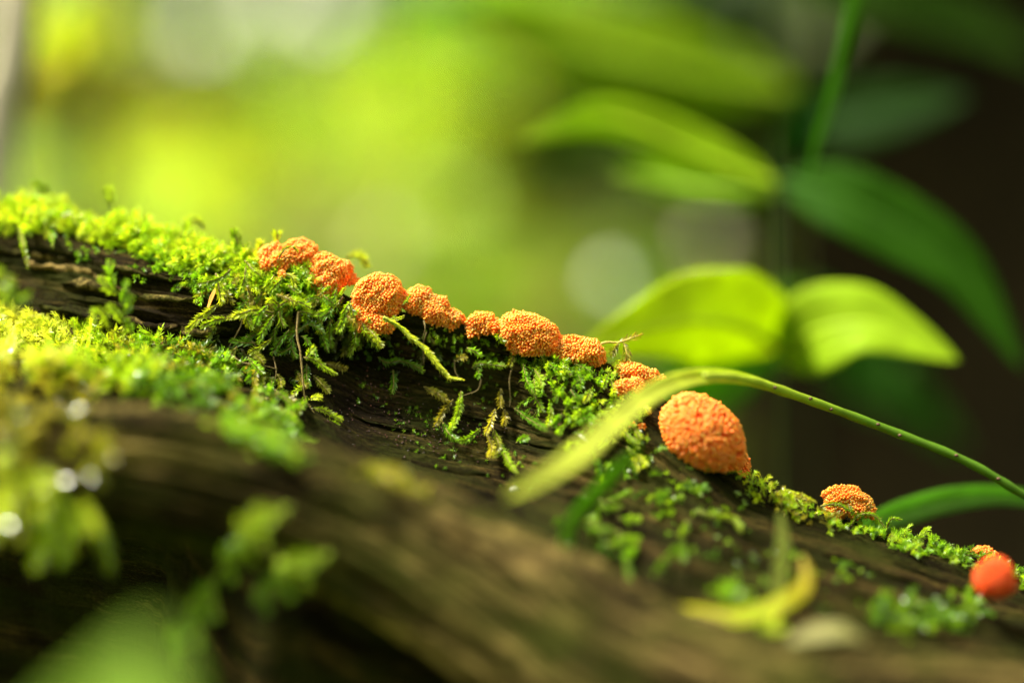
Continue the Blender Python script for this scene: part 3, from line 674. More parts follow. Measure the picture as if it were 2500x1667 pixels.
for pts, pal, w_ in [
    (z3((830, 740), (850, 850), (880, 980)), 'green', -16), (z3((975, 890), (960, 980), (930, 1090)), 'green', -18), (z3((1010, 1000), (990, 1080), (950, 1160)), 'green', -18), (z3((830, 1080), (890, 1140), (940, 1220)), 'green', -18), (z3((770, 860), (830, 950), (900, 1000)), 'green', -17),
    (z3((710, 1260), (730, 1120), (800, 1150), (840, 1260)), 'bright', -20), (z3((980, 1180), (990, 1230), (1010, 1290)), 'green', -16), (z3((80, 860), (60, 980), (20, 1100)), 'green', -38), (z3((230, 990), (160, 1050), (40, 1120)), 'green', -38), (z3((0, 790), (0, 900), (-20, 1000)), 'green', -36), (z3((100, 930), (70, 1010), (30, 1080)), 'green', -38)]:
    pts = pts[::-1]
    hero(pts, 'upright leafy moss shoot standing before the split wood near the bright moss cushion', pal, w=(w_ + 3, w_, w_), L=1.7, W=0.5, step=0.3, group='upright moss shoots', stem_r=0.25, stem=(0.14, 0.17, 0.03))
for pts in [z3((150, 470), (180, 620), (215, 800)), z3((380, 500), (400, 560), (405, 640)), z3((200, 470), (230, 520), (240, 560))]:
    hero(pts, 'blurred green moss tail hanging over the split wood from the sunlit ridge moss', 'green', lift=(2, 4, 4), L=1.2, W=0.32, step=0.12, group='moss tails hanging from the ridge', stem_r=0.3)
for pts, w_ in [(z1((540, 60), (560, 150), (610, 250)), 6), (z1((870, 90), (868, 130), (862, 180)), 5), (z1((1400, 275), (1490, 265), (1555, 350)), 12), (z3((830, 190), (850, 260), (860, 340)), 22), (z3((1400, 440), (1500, 430), (1570, 490)), 16), (z3((270, 140), (330, 190), (390, 250)), 26), (z1((740, 160), (735, 220), (745, 280)), 6)]:
    pts = pts[::-1] if pts[0][1] < pts[-1][1] and w_ != 12 else pts
    hero(pts, 'bright moss tip poking up from the ridge against the blurred greenery', 'bright', w=w_, L=2.0, W=0.42, step=0.13, group='moss tips poking above the ridge', stem_r=0.2)
hero(z1((880, 280), (930, 215), (985, 200), (1030, 240)), 'curved green moss shoot lying across the ragged two-lobed slime mould', 'bright', w=(-1.5, -2.0, -2.0, -1), L=0.8, W=0.22, step=0.1, group='shoot across the slime mould')
for pts in [z1((1780, 720), (1720, 760), (1680, 750)), z1((1845, 720), (1810, 740), (1760, 750)), z1((1500, 680), (1480, 690), (1460, 700)), z1((1560, 720), (1570, 750), (1575, 775)), z1((1200, 560), (1230, 530), (1280, 505)), z1((1400, 500), (1370, 530), (1350, 560)), z1((1830, 640), (1860, 610), (1885, 565))]:
    hero(pts, 'short bright moss tip poking out between the orange tubes', 'bright', w=(-3.8, -4.2, -4.2), L=0.8, W=0.25, step=0.07, group='moss tips between the orange tubes', flat=1.2)
FGM = 'ragged moss sprig hanging on the bare weathered branch'
for pts in [z4((1450, 690), (1300, 760), (1190, 800)), z4((1230, 800), (1200, 900), (1100, 1000)), z4((1100, 1010), (1030, 1120), (980, 1200)), z4((1650, 920), (1520, 970), (1380, 980)), z4((1400, 960), (1380, 1060), (1260, 1160)), z4((1040, 1180), (960, 1260), (880, 1340)), z4((960, 1300), (900, 1330), (860, 1370))]:
    hero(pts, FGM, random.choice(['bright', 'green', 'green']), lift=(2, 4, 5), L=2.6, W=0.5, step=0.35, spread=(25, 75), branches=4, group='moss sprigs on the weathered branch', on_branch=True, stem_r=0.4, stem=(0.2, 0.26, 0.03))

# carpets: too many shoots to count
def carpet(name, label, regions, on_branch=False, mat=None):
    """regions: (cx, cy, rx, ry, rot deg, count, palette, length mm lo, hi, leaf mm, upness, back mm)"""
    acc = Acc()
    for (cx_, cy_, rx, ry_, rot, cnt, pal, lo, hi, lf, upn, back) in regions:
        r = R(rot); made = 0; tries = 0
        while made < cnt and tries < cnt * 4:
            tries += 1
            a = rng.random() * 2 * math.pi; q = math.sqrt(rng.random()) ** 0.9
            dx, dy = rx * q * math.cos(a), ry_ * q * math.sin(a)
            px = cx_ + dx * math.cos(r) - dy * math.sin(r); py = cy_ + dx * math.sin(r) + dy * math.cos(r)
            wv_, nr, hit = (bsurf if on_branch else surf)(px, py)
            if not hit:
                if py > ridge_y(px) - 40 and back > 0: py = ridge_y(px) + rng.uniform(-2, 14); wv_ = float(ridge_w(px)) + rng.uniform(0, back)
                else: continue
            cn = 0.5 + 1.6 * fbm(np.array(px / 55.0), np.array(py / 38.0), 31 + int(cx_) % 7, 2)
            if rng.random() > np.clip(float(cn) * 1.5, 0.08, 1): continue
            made += 1
            p0 = P(px, py, wv_ + 0.6)
            d0 = unit(nr * 0.7 + np.array([0, 0, upn]) + rng.normal(0, 0.45, 3))
            ln = (0.55 + 1.3 * float(np.clip(cn, 0, 1.1))) * rng.uniform(lo, hi) / 1000; nseg = 7; uu = np.linspace(0, 1, nseg)[:, None]
            sag = np.array([rng.normal(0, 0.25), -0.15, -0.7]) * rng.uniform(0.2, 0.9)
            path = p0 + d0 * ln * uu + sag * ln * uu ** 2
            c = pick(pal); lf_ = lf * 1.1
            leaves_along(acc, path, lf_ / 1000, lf_ * 0.15 / 1000, lf_ * 0.12 / 1000, c, np.clip(c * 1.3 + np.array([0.05, 0.05, 0]), 0, .7), flat=0.9)
    o = acc.build(name, mat or M_moss, smooth=False); tag(o, label, 'moss', kind='stuff'); return o
carpet('moss_carpet', 'sunlit yellow-green moss running along the upper ridge of the log', [
    (60, 520, 130, 45, 14, 300, 'bright', 3.5, 7.0, 1.3, 0.8, 14), (240, 560, 150, 40, 13, 320, 'bright', 3, 6.0, 1.3, 0.7, 12), (420, 615, 140, 36, 16, 320, 'bright', 2.5, 5, 1.2, 0.7, 10),
    (580, 660, 110, 34, 18, 260, 'bright', 2, 4.2, 1.1, 0.5, 8), (470, 665, 150, 22, 20, 120, 'green', 1.5, 3, 1.0, 0.2, 0), (-150, 500, 150, 60, 10, 150, 'bright', 4, 7, 1.3, 0.7, 14)])
carpet('moss_carpet', 'tangled mid-green moss mat behind the hanging sprigs, shade painted into some shoots', [
    (630, 720, 130, 50, 20, 55, 'olive', 2.0, 4.0, 1.2, -0.2, 0), (700, 685, 110, 26, 20, 90, 'green', 2.0, 4.0, 1.3, 0.2, 4), (620, 860, 120, 90, 35, 35, 'shade', 1.6, 3.8, 1.1, -0.3, 0),
    (800, 780, 110, 50, 25, 40, 'shade', 1.5, 3.2, 1.1, -0.2, 0), (860, 760, 90, 26, 25, 45, 'green', 1.5, 3.2, 1.1, 0.0, 3), (960, 820, 130, 30, 14, 45, 'shade', 1.2, 2.6, 0.9, -0.1, 0), (600, 960, 110, 70, 30, 45, 'olive', 1.6, 4.0, 1.2, -0.3, 0)])
carpet('moss_carpet', 'glistening overexposed yellow moss cushion on the shoulder of the log above the branch', [
    (50, 850, 170, 70, 12, 300, 'pale', 2.5, 5.5, 1.5, 0.6, 0), (230, 880, 150, 70, 15, 210, 'bright', 2.5, 5.0, 1.4, 0.5, 0), (100, 980, 190, 80, 10, 110, 'olive', 2.5, 5, 1.5, 0.2, 0), (-150, 850, 150, 100, 10, 150, 'pale', 3, 6, 1.5, 0.5, 0)], mat=M_wet)
carpet('moss_carpet', 'blurred green moss between the bright cushion and the hanging sprigs', [
    (420, 920, 150, 80, 20, 150, 'deep', 2.0, 4.5, 1.3, 0.3, 0), (520, 980, 150, 70, 22, 110, 'deep', 2, 4.5, 1.3, 0.1, 0), (400, 870, 130, 40, 12, 80, 'olive', 2, 4, 1.3, 0.4, 0), (440, 880, 130, 40, 15, 60, 'green', 2, 4, 1.3, 0.4, 0), (640, 1040, 100, 50, 25, 60, 'green', 2, 4, 1.3, 0.1, 0)])
carpet('moss_carpet', 'thick bright green moss patch below the low loaf-shaped slime mould', [
    (1420, 960, 130, 80, 30, 110, 'green', 1.8, 3.6, 0.95, 0.1, 0), (1380, 900, 110, 26, 18, 160, 'deep', 0.8, 1.8, 0.7, 0.2, 2), (1450, 1060, 90, 70, 20, 40, 'green', 1.6, 3.6, 0.9, -0.1, 0), (1520, 1000, 60, 60, 30, 50, 'bright', 1.2, 2.8, 0.9, 0.2, 0),
    (1540, 915, 60, 18, 25, 60, 'bright', 1.0, 2.2, 0.8, 0.4, 3)])
carpet('moss_carpet', 'dark green moss in the shade beneath the egg-shaped slime mould', [
    (1560, 1160, 150, 90, 30, 36, 'deep', 1.6, 3.6, 1.1, -0.1, 0), (1450, 1260, 130, 90, 25, 14, 'deep', 1.6, 3.6, 1.2, -0.1, 0), (1720, 1200, 110, 40, 30, 22, 'deep', 1.5, 3.0, 1.0, 0.1, 0)])
carpet('moss_carpet', 'low curling moss along the lower ridge of the log', [
    (1870, 1205, 110, 26, 27, 60, 'bright', 1.0, 2.6, 0.85, 0.4, 6), (1960, 1245, 90, 30, 18, 60, 'olive', 1.0, 2.4, 0.85, 0.3, 4), (2060, 1275, 110, 26, 17, 45, 'green', 1.2, 2.6, 0.9, 0.4, 4),
    (2230, 1335, 130, 22, 18, 70, 'green', 1.2, 2.8, 0.9, 0.5, 5), (2380, 1375, 110, 20, 18, 60, 'deep', 1.2, 2.8, 0.9, 0.5, 5), (2560, 1440, 120, 24, 20, 100, 'green', 1.5, 3, 1, 0.5, 5)])
carpet('moss_carpet', 'thin film of tiny moss specks on the dark wood face', [
    (1080, 960, 230, 130, 18, 130, 'deep', 0.5, 1.3, 0.55, 0.0, 0), (1150, 1100, 220, 70, 22, 80, 'deep', 0.5, 1.2, 0.5, 0.0, 0), (1180, 840, 150, 28, 14, 120, 'green', 0.6, 1.6, 0.6, 0.2, 2), (330, 640, 200, 30, 15, 90, 'deep', 0.8, 1.8, 0.7, 0, 0), (1900, 1380, 300, 70, 20, 90, 'deep', 0.8, 2.0, 0.8, 0, 0)])
carpet('moss_carpet', 'blurred tufts of moss low on the shaded wood by the pale fallen leaf', [
    (2230, 1520, 110, 40, 5, 45, 'deep', 2, 4, 1.4, 0.2, 0), (1850, 1580, 45, 30, 0, 50, 'bright', 2, 4, 1.4, 0.2, 0), (2330, 1490, 70, 40, 0, 25, 'deep', 2, 4, 1.4, 0.2, 0), (1790, 1455, 30, 20, 0, 30, 'green', 2, 3, 1.2, 0.3, 0)])
carpet('moss_carpet', 'bright moss fringe on the thin end of the weathered branch', [
    (40, 1170, 80, 60, 10, 22, 'pale', 3, 6, 2.4, 0.1, 0), (170, 1080, 130, 60, 15, 22, 'olive', 3, 6, 2.2, 0.3, 0), (170, 1230, 80, 50, 20, 16, 'bright', 3, 6, 2.2, -0.2, 0), (30, 1030, 90, 50, 5, 14, 'olive', 3, 6, 2.2, 0.5, 0)], on_branch=True, mat=M_wet)
carpet('moss_carpet', 'green moss strip where the branch meets the log', [
    (640, 1090, 120, 20, 22, 90, 'green', 1.5, 3.5, 1.3, 0.4, 0), (960, 1180, 90, 18, 24, 50, 'olive', 1.2, 2.5, 1.1, 0.4, 0)], on_branch=True)

# tiny dark fruiting beads on the wood face
acc = Acc(); sph = fib_sphere(12)
import itertools
iu = np.array([(0, 0, 1)] + [(math.cos(a) * 0.9, math.sin(a) * 0.9, 0.43) for a in np.linspace(0, 2 * math.pi, 5, endpoint=False)] + [(math.cos(a + .63) * 0.9, math.sin(a + .63) * 0.9, -0.43) for a in np.linspace(0, 2 * math.pi, 5, endpoint=False)] + [(0, 0, -1)])
iff = [[0, 1 + i, 1 + (i + 1) % 5] for i in range(5)] + [[1 + i, 6 + i, 1 + (i + 1) % 5] for i in range(5)] + [[1 + (i + 1) % 5, 6 + i, 6 + (i + 1) % 5] for i in range(5)] + [[11, 6 + (i + 1) % 5, 6 + i] for i in range(5)]
for k in range(260):
    c_ = random.choice([(1010, 990), (950, 960), (1060, 1080), (900, 930), (1180, 1070), (1000, 1040), (880, 1020)])
    px, py = c_[0] + rng.normal(0, 45), c_[1] + rng.normal(0, 28)
    wv_, nr, hit = surf(px, py)
    if not hit: continue
    r_ = rng.uniform(0.10, 0.2) / 1000
    acc.add(P(px, py, wv_) + nr * r_ * 0.7 + iu * r_, iff, np.array([(0.045, 0.012, 0.01), (0.08, 0.025, 0.015), (0.03, 0.012, 0.01)][k % 3]))
M_bead = leafy('dark_bead', trans=0.0, rough=0.25, spec=0.6)
o = acc.build('fruiting_beads', M_bead); tag(o, 'tiny dark reddish fruiting beads speckling the bare wood', 'beads', kind='stuff')

# ------------------------------------------------------------------ blades, stems and leaves
def ribbon(acc, path, half, side, c, keel=0.25, nv=5):
    n = len(path); t = np.linspace(-1, 1, nv)
    T = unit(np.gradient(path, axis=0)); side = unit(side - (side * T).sum(-1, keepdims=True) * T); nr = np.cross(T, side)
    V = path[:, None] + side[:, None] * (half[:, None] * t[None])[..., None] + nr[:, None] * (half[:, None] * keel * np.abs(t)[None])[..., None]
    th = np.maximum(half * 0.05, 0.00008)
    V2 = V - nr[:, None] * th[:, None, None]
    f = grid_faces(n, nv); m = n * nv
    b = []
    for i in range(n - 1):
        b.append([i * nv, i * nv + m, (i + 1) * nv + m, (i + 1) * nv]); e_ = nv - 1
        b.append([i * nv + e_, (i + 1) * nv + e_, (i + 1) * nv + e_ + m, i * nv + e_ + m])
    c = np.asarray(c, float)
    cc = np.tile(c, (2 * m, 1)) if c.ndim == 1 else np.tile(np.repeat(c, nv, 0), (2, 1))
    acc.add(np.concatenate([V.reshape(-1, 3), V2.reshape(-1, 3)]), np.concatenate([f, f[:, ::-1] + m, np.array(b)]), cc)

def blade(name, pts, halfpx, label, cat, c, roll=20, mat=None, n=40, keel=0.35, group=None):
    q = smooth_path(np.array(pts, float), n); path = P(q[:, 0], q[:, 1], q[:, 2])
    hp = np.interp(np.linspace(0, 1, n), np.linspace(0, 1, len(halfpx)), halfpx) * S * (1 + q[:, 2] / 1000 / FOC)
    T = unit(np.gradient(path, axis=0)); side = np.cross(T, fwd) * math.cos(R(roll)) + fwd * math.sin(R(roll))
    acc = Acc(); ribbon(acc, path, hp, side, c, keel)
    o = acc.build(name, mat or M_leaf); tag(o, label, cat, group); return o

arch = empty('arching_stem', P(2560, 1245, 5), 'long green stem arching over the log in front of the egg-shaped slime mould', 'stem')
q = smooth_path(np.array([(1235, 1215, -70), (1330, 1165, -62), (1420, 1105, -54), (1510, 1025, -44), (1600, 957, -33), (1700, 922, -23), (1810, 925, -14), (1950, 968, -6), (2150, 1042, 0), (2350, 1122, 2), (2500, 1208, 4), (2700, 1330, 8), (2950, 1520, 14)], float), 90)
u = np.linspace(0, 1, 90); path = P(q[:, 0], q[:, 1], q[:, 2])
rr = np.interp(u, [0, 0.1, 0.45, 0.6, 1], [16, 21, 19, 13, 14]) * S
cc = np.stack([np.interp(u, [0, .3, .5, .65, 1], [a, b, b2, c_, d]) for a, b, b2, c_, d in [(0.42, 0.50, 0.42, 0.10, 0.05), (0.46, 0.54, 0.52, 0.20, 0.14), (0.07, 0.08, 0.03, 0.012, 0.012)]], -1)
acc = Acc(); kk = 38; tube(acc, path[kk:], rr[kk:] * np.interp(np.arange(90 - kk), [0, 12, 51], [0.55, 0.85, 0.8]) * (1 + 0.07 * np.sin(np.arange(90 - kk) * 1.7)), cc[kk:] * (0.85 + 0.3 * rng.random((90 - kk, 1))), k=12, jag=0.08); acc.build('stalk', M_stem, arch)
acc = Acc(); Ta = unit(np.gradient(path, axis=0)); hb = np.interp(np.arange(52), [0, 4, 14, 30, 44, 51], [2, 14, 26, 25, 17, 8]) * S
ribbon(acc, path[:52] - fwd * 0.0003, hb, np.cross(Ta, fwd)[:52] * 0.9 + fwd * 0.42, cc[:52] * (0.9 + 0.2 * rng.random((52, 1))), keel=0.3, nv=7); acc.build('blade', M_leaf, arch)
for t_ in [0.552, 0.60, 0.622, 0.668, 0.69, 0.745, 0.80]:
    i = int(t_ * 89); T = unit(path[i + 1] - path[i - 1]); a = Acc()
    off = -fwd * rr[i] * 0.85 + np.cross(T, fwd) * rr[i] * rng.uniform(-0.5, 0.5)
    a.add(path[i] + off + iu * np.array([rr[i] * 0.45, rr[i] * 0.4, rr[i] * 0.32]), iff, np.array((0.11, 0.06, 0.04))); a.build('bud_scar', M_mstem, arch)

blade('grass_blade', [(1560, 1085, -44), (1500, 1150, -46), (1440, 1215, -48), (1395, 1270, -50), (1375, 1345, -52), (1370, 1420, -52)], [10, 22, 24, 20, 18, 4], 'blurred green grass blade bent down below the arching stem', 'grass blade', (0.13, 0.27, 0.015), roll=35)
blade('grass_blade', [(2760, 1270, 40), (2480, 1212, 34), (2330, 1216, 30), (2200, 1250, 28), (2130, 1278, 26), (2050, 1320, 24)], [16, 22, 32, 34, 26, 6], 'broad grass blade leaning behind the lone domed slime mould', 'grass blade', (0.16, 0.32, 0.06), roll=8)
blade('grass_blade', [(2125, -160, 66), (2085, 0, 64), (2035, 210, 62), (1992, 350, 60), (1975, 425, 60)], [20, 19, 15, 10, 3], 'narrow green blade hanging down over the dark leaves', 'grass blade', (0.10, 0.26, 0.015), roll=15)
blade('grass_blade', [(1905, 1250, -40), (1910, 1330, -44), (1902, 1400, -48), (1895, 1500, -55)], [6, 18, 17, 12], 'faint olive blade upright before the shaded wood', 'grass blade', (0.16, 0.19, 0.03), roll=10)
fl = empty('curled_leaf', P(1800, 1510, -58), 'curled yellow fallen leaf lying on the wood below the ridge', 'leaf')
q = smooth_path(np.array([(1590, 1476, -52), (1712, 1496, -57), (1780, 1508, -60), (1861, 1494, -61), (1925, 1464, -61), (1960, 1436, -58), (1968, 1400, -54), (1958, 1360, -50)], float), 40); path = P(q[:, 0], q[:, 1], q[:, 2])
T = unit(np.gradient(path, axis=0)); u = np.linspace(0, 1, 40)
hp = np.interp(u, [0, .15, .4, .7, .88, 1], [8, 22, 27, 21, 16, 5]) * S * 0.9
cc = np.stack([np.interp(u, [0, .4, .7, 1], v_) for v_ in [(0.36, 0.30, 0.34, 0.20), (0.33, 0.38, 0.30, 0.14), (0.006, 0.005, 0.008, 0.015)]], -1)
a = Acc(); ribbon(a, path, hp, np.cross(T, fwd) * 0.6 + fwd * 0.8, cc, keel=0.18, nv=7); a.build('blade', M_leaf, fl)
a = Acc(); tube(a, path + np.array([0, -0.0002, 0.0]), 0.00035, (0.4, 0.33, 0.05), k=5); a.build('midrib', M_stem, fl)
blade('fallen_leaf', [(1930, 1565, -66), (1990, 1548, -67), (2050, 1545, -68), (2110, 1560, -68)], [10, 24, 26, 6], 'short pale dry leaf lying low on the wood beside the curled yellow one', 'leaf', (0.20, 0.19, 0.06), roll=40, mat=M_dry)
blade('fallen_leaf', [(508, 752, -3), (518, 725, -3), (530, 700, -3)], [3, 6, 3], 'tiny orange-tan dry leaf wedged in the moss tangle', 'leaf', (0.75, 0.38, 0.08), roll=30, mat=M_dry)
a = Acc(); q = smooth_path(np.array([(1790, 1232, -3), (1850, 1262, -5), (1930, 1285, -7), (2010, 1312, -8), (2075, 1325, -8), (2130, 1345, -8)], float), 40)
tube(a, P(q[:, 0], q[:, 1], q[:, 2]), np.interp(np.linspace(0, 1, 40), [0, .5, 1], [5, 8, 5]) * S, (0.075, 0.085, 0.09), k=8, jag=0.25)
tag(a.build('twig', M_mstem), 'thin grey twig lying along the ridge beside the lone domed slime mould', 'twig')
a = Acc(); tube(a, P(*np.array([(1414, 1060, -14), (1428, 1072, -14.5), (1441, 1081, -15)]).T), 2.6 * S, (0.55, 0.55, 0.45), k=6)
tag(a.build('dry_needle', M_dry), 'single pale dry needle stuck in the bright green moss patch', 'needle')
a = Acc(); wv_, nr, _ = surf(1255, 1195); a.add(P(1255, 1195, wv_) + fib_sphere(1) * 0 + iu * 0.0009 * np.array([1.2, 1, .9]), iff, np.array((0.16, 0.16, 0.13)))
tag(a.build('pebble', M_mstem), 'small round grey grit lodged on the wood under the arching stem', 'pebble')

def leaf_mesh(parent, pts, half, roll, c, fold=0.25, n=26, droop=0.0, nv=11, mat=None):
    """broad leaf: pts base->tip (px,py,w), half width px"""
    q = smooth_path(np.array(pts, float), n); path = P(q[:, 0], q[:, 1], q[:, 2]); u = np.linspace(0, 1, n)
    shape = np.sin(np.pi * np.clip(u, 0, 1) ** 0.85) ** 0.8 * (1 - 0.25 * u) + 0.02
    hp = half * S * (1 + q[:, 2] / 1000 / FOC) * shape
    T = unit(np.gradient(path, axis=0)); side = np.cross(T, fwd) * math.cos(R(roll)) + fwd * math.sin(R(roll)); side = unit(side - (side * T).sum(-1, keepdims=True) * T); nr = np.cross(T, side)
    if (nr[:, 2]).mean() < 0: nr = -nr
    t = np.linspace(-1, 1, nv); at_ = np.abs(t)
    wav = 0.06 * np.sin(u * 22)[:, None] * at_[None] ** 2
    V = path[:, None] + side[:, None] * (hp[:, None] * t[None])[..., None] + nr[:, None] * (hp[:, None] * (fold * at_ - 0.35 * fold * at_ ** 2)[None] + hp[:, None] * wav)[..., None]
    V2 = V - nr[:, None] * (hp * 0.012 + 0.00005)[:, None, None]
    f = grid_faces(n, nv); m = n * nv; b = []
    for i in range(n - 1):
        b.append([i * nv, i * nv + m, (i + 1) * nv + m, (i + 1) * nv]); e_ = nv - 1
        b.append([i * nv + e_, (i + 1) * nv + e_, (i + 1) * nv + e_ + m, i * nv + e_ + m])
    a = Acc(); cv = np.array(c) * (0.92 + 0.16 * rng.random((n, nv, 1))); vein = 1 + 0.22 * (np.sin((u[:, None] * 26 - at_[None] * 5)) > 0.9)[..., None]
    cv = (cv * vein).reshape(-1, 3)
    a.add(np.concatenate([V.reshape(-1, 3), V2.reshape(-1, 3)]), np.concatenate([f, f[:, ::-1] + m, np.array(b)]), np.concatenate([cv, cv]))
    o = a.build('leaf', mat or M_leaf, parent)
    a = Acc(); tube(a, path - nr * (hp * 0.01 + 0.0001)[:, None], np.interp(u, [0, 1], [0.0011, 0.0003]) * (1 + q[:, 2] / 1000), np.array(c) * 1.2, k=5); a.build('midrib', M_stem, o)
    return o

def plant(base, stem_pts, leaves, label, cat='plant', group=None, stem_r=7, stem_c=(0.10, 0.16, 0.02), name='broadleaf_plant'):
    root = empty(name, P(*[np.array(v_, float) for v_ in base]), label, cat, group)
    for sp, sr in stem_pts:
        q = smooth_path(np.array(sp, float), 30); a = Acc()
        tube(a, P(q[:, 0], q[:, 1], q[:, 2]), np.linspace(sr, sr * 0.6, 30) * S * (1 + q[:, 2] / 1000 / FOC), stem_c, k=7); a.build('stem', M_stem, root)
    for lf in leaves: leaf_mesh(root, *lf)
    return root
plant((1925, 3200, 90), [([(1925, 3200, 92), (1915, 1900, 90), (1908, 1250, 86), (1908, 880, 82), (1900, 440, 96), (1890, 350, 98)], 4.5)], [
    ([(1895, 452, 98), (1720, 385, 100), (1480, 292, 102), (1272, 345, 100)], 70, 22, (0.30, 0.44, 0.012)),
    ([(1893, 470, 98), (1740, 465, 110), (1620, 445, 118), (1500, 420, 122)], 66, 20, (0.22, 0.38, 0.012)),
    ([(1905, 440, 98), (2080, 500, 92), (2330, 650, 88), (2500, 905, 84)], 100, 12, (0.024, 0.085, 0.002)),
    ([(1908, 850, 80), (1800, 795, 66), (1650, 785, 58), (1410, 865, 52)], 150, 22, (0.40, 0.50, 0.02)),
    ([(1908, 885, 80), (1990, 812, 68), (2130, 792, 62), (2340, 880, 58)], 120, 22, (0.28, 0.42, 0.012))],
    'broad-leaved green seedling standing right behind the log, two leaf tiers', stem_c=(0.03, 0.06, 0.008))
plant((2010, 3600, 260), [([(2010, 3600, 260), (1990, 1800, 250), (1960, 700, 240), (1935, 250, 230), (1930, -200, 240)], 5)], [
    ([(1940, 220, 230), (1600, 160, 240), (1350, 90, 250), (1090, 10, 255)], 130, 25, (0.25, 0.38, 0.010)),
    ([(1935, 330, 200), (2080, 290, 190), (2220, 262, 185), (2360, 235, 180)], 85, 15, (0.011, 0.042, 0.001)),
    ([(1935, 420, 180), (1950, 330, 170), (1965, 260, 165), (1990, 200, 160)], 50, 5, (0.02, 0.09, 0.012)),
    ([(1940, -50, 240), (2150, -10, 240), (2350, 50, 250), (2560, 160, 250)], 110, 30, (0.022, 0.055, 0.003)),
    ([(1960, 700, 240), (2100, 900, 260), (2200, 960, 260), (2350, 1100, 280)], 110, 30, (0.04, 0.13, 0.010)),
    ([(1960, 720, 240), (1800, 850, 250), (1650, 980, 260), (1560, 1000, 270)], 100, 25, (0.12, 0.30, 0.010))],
    'taller dark green seedling with wide leaves farther behind the log', stem_c=(0.04, 0.05, 0.01))

# big out-of-focus leaf close to the lens, under the branch
nl = empty('near_plant', P(np.array(250.), np.array(2300.), np.array(-190.)), 'heavily blurred green leaf below the weathered branch', 'plant')
leaf_mesh(nl, [(100, 2250, -215), (200, 1980, -205), (300, 1750, -195), (380, 1540, -188)], 210, 20, (0.16, 0.27, 0.02))
q = smooth_path(np.array([(60, 5200, -200), (80, 2600, -215), (100, 2250, -215)], float), 16); a = Acc(); tube(a, P(q[:, 0], q[:, 1], q[:, 2]), 0.0011, (0.08, 0.18, 0.02), k=6); a.build('stem', M_stem, nl)

# grey sapling at the upper end
def bark_mat(name, a_, b_):
    m, n, out = newmat(name); L = n.links.new
    tc = node(n, 'ShaderNodeTexCoord'); mp = node(n, 'ShaderNodeMapping'); mp.inputs['Scale'].default_value = (1, 1, 0.25); L(tc.outputs['Object'], mp.inputs[0])
    nz = node(n, 'ShaderNodeTexNoise', Scale=40.0, Detail=6.0, Roughness=0.7); L(mp.outputs[0], nz.inputs['Vector'])
    cr = node(n, 'ShaderNodeValToRGB'); cr.color_ramp.elements[0].color = (*a_, 1); cr.color_ramp.elements[1].color = (*b_, 1); cr.color_ramp.elements[0].position = .35; cr.color_ramp.elements[1].position = .65
    L(nz.outputs[0], cr.inputs[0]); pb = node(n, 'ShaderNodeBsdfPrincipled', Roughness=0.9); pb.inputs['Specular IOR Level'].default_value = 0.0; L(cr.outputs[0], pb.inputs['Base Color'])
    bp = node(n, 'ShaderNodeBump'); bp.inputs['Distance'].default_value = 0.004; L(nz.outputs[0], bp.inputs['Height']); L(bp.outputs[0], pb.inputs['Normal']); L(pb.outputs[0], out.inputs[0]); return m
M_grey = bark_mat('grey_bark', (0.34, 0.30, 0.22), (0.55, 0.49, 0.37))
M_dark = bark_mat('shade_bark', (0.003, 0.0026, 0.0015), (0.009, 0.007, 0.003))  # near-black bark, deep shade put into its colour
M_brown = bark_mat('brown_bark', (0.05, 0.035, 0.02), (0.13, 0.095, 0.055))
sap = empty('sapling', P(np.array(-80.), np.array(5200.), np.array(190.)), 'pale grey sapling stem rising behind the upper end of the log', 'tree')
q = smooth_path(np.array([(-220, 5200, 230), (-120, 2000, 190), (-16, 430, 165), (28, 150, 160), (62, -200, 158), (160, -1500, 160), (300, -5000, 200), (350, -9000, 230)], float), 40); a = Acc()
pth = P(q[:, 0], q[:, 1], q[:, 2]); tube(a, pth, np.interp(np.linspace(0, 1, 40), [0, 1], [0.0066, 0.004]), (1, 1, 1), k=12, jag=0.06); a.build('trunk', M_grey, sap)

# ------------------------------------------------------------------ forest behind
def leaf_cloud(acc, centres, size, cols, spread_n=None):
    n = len(centres); d = unit(rng.normal(0, 1, (n, 3)) * [1, 1, 0.35]); nr = unit(np.cross(d, unit(rng.normal(0, 1, (n, 3)) + np.array([0, 0, 0.0])))); 
    nr = unit(nr + np.array([0, 0, 0.9]) * np.sign(nr[:, 2:3] + 1e-6)); wv = unit(np.cross(d, nr)); d = np.cross(nr, wv)
    ln = size * (0.6 + 0.8 * rng.random(n)); wd = ln * rng.uniform(0.24, 0.4, n)
    m = centres; V = np.stack([m - d * ln[:, None] * .5, m + wv * wd[:, None] + nr * (wd * .3)[:, None], m - nr * (wd * 0.1)[:, None], m - wv * wd[:, None] + nr * (wd * .3)[:, None], m + d * ln[:, None] * .5 - nr * (ln * .15)[:, None]], 1)
    fq = np.array([[0, 1, 2], [0, 2, 3], [1, 4, 2], [2, 4, 3]])
    acc.add(V.reshape(-1, 3), (fq[None] + (np.arange(n) * 5)[:, None, None]).reshape(-1, 3), np.repeat(cols, 5, 0))

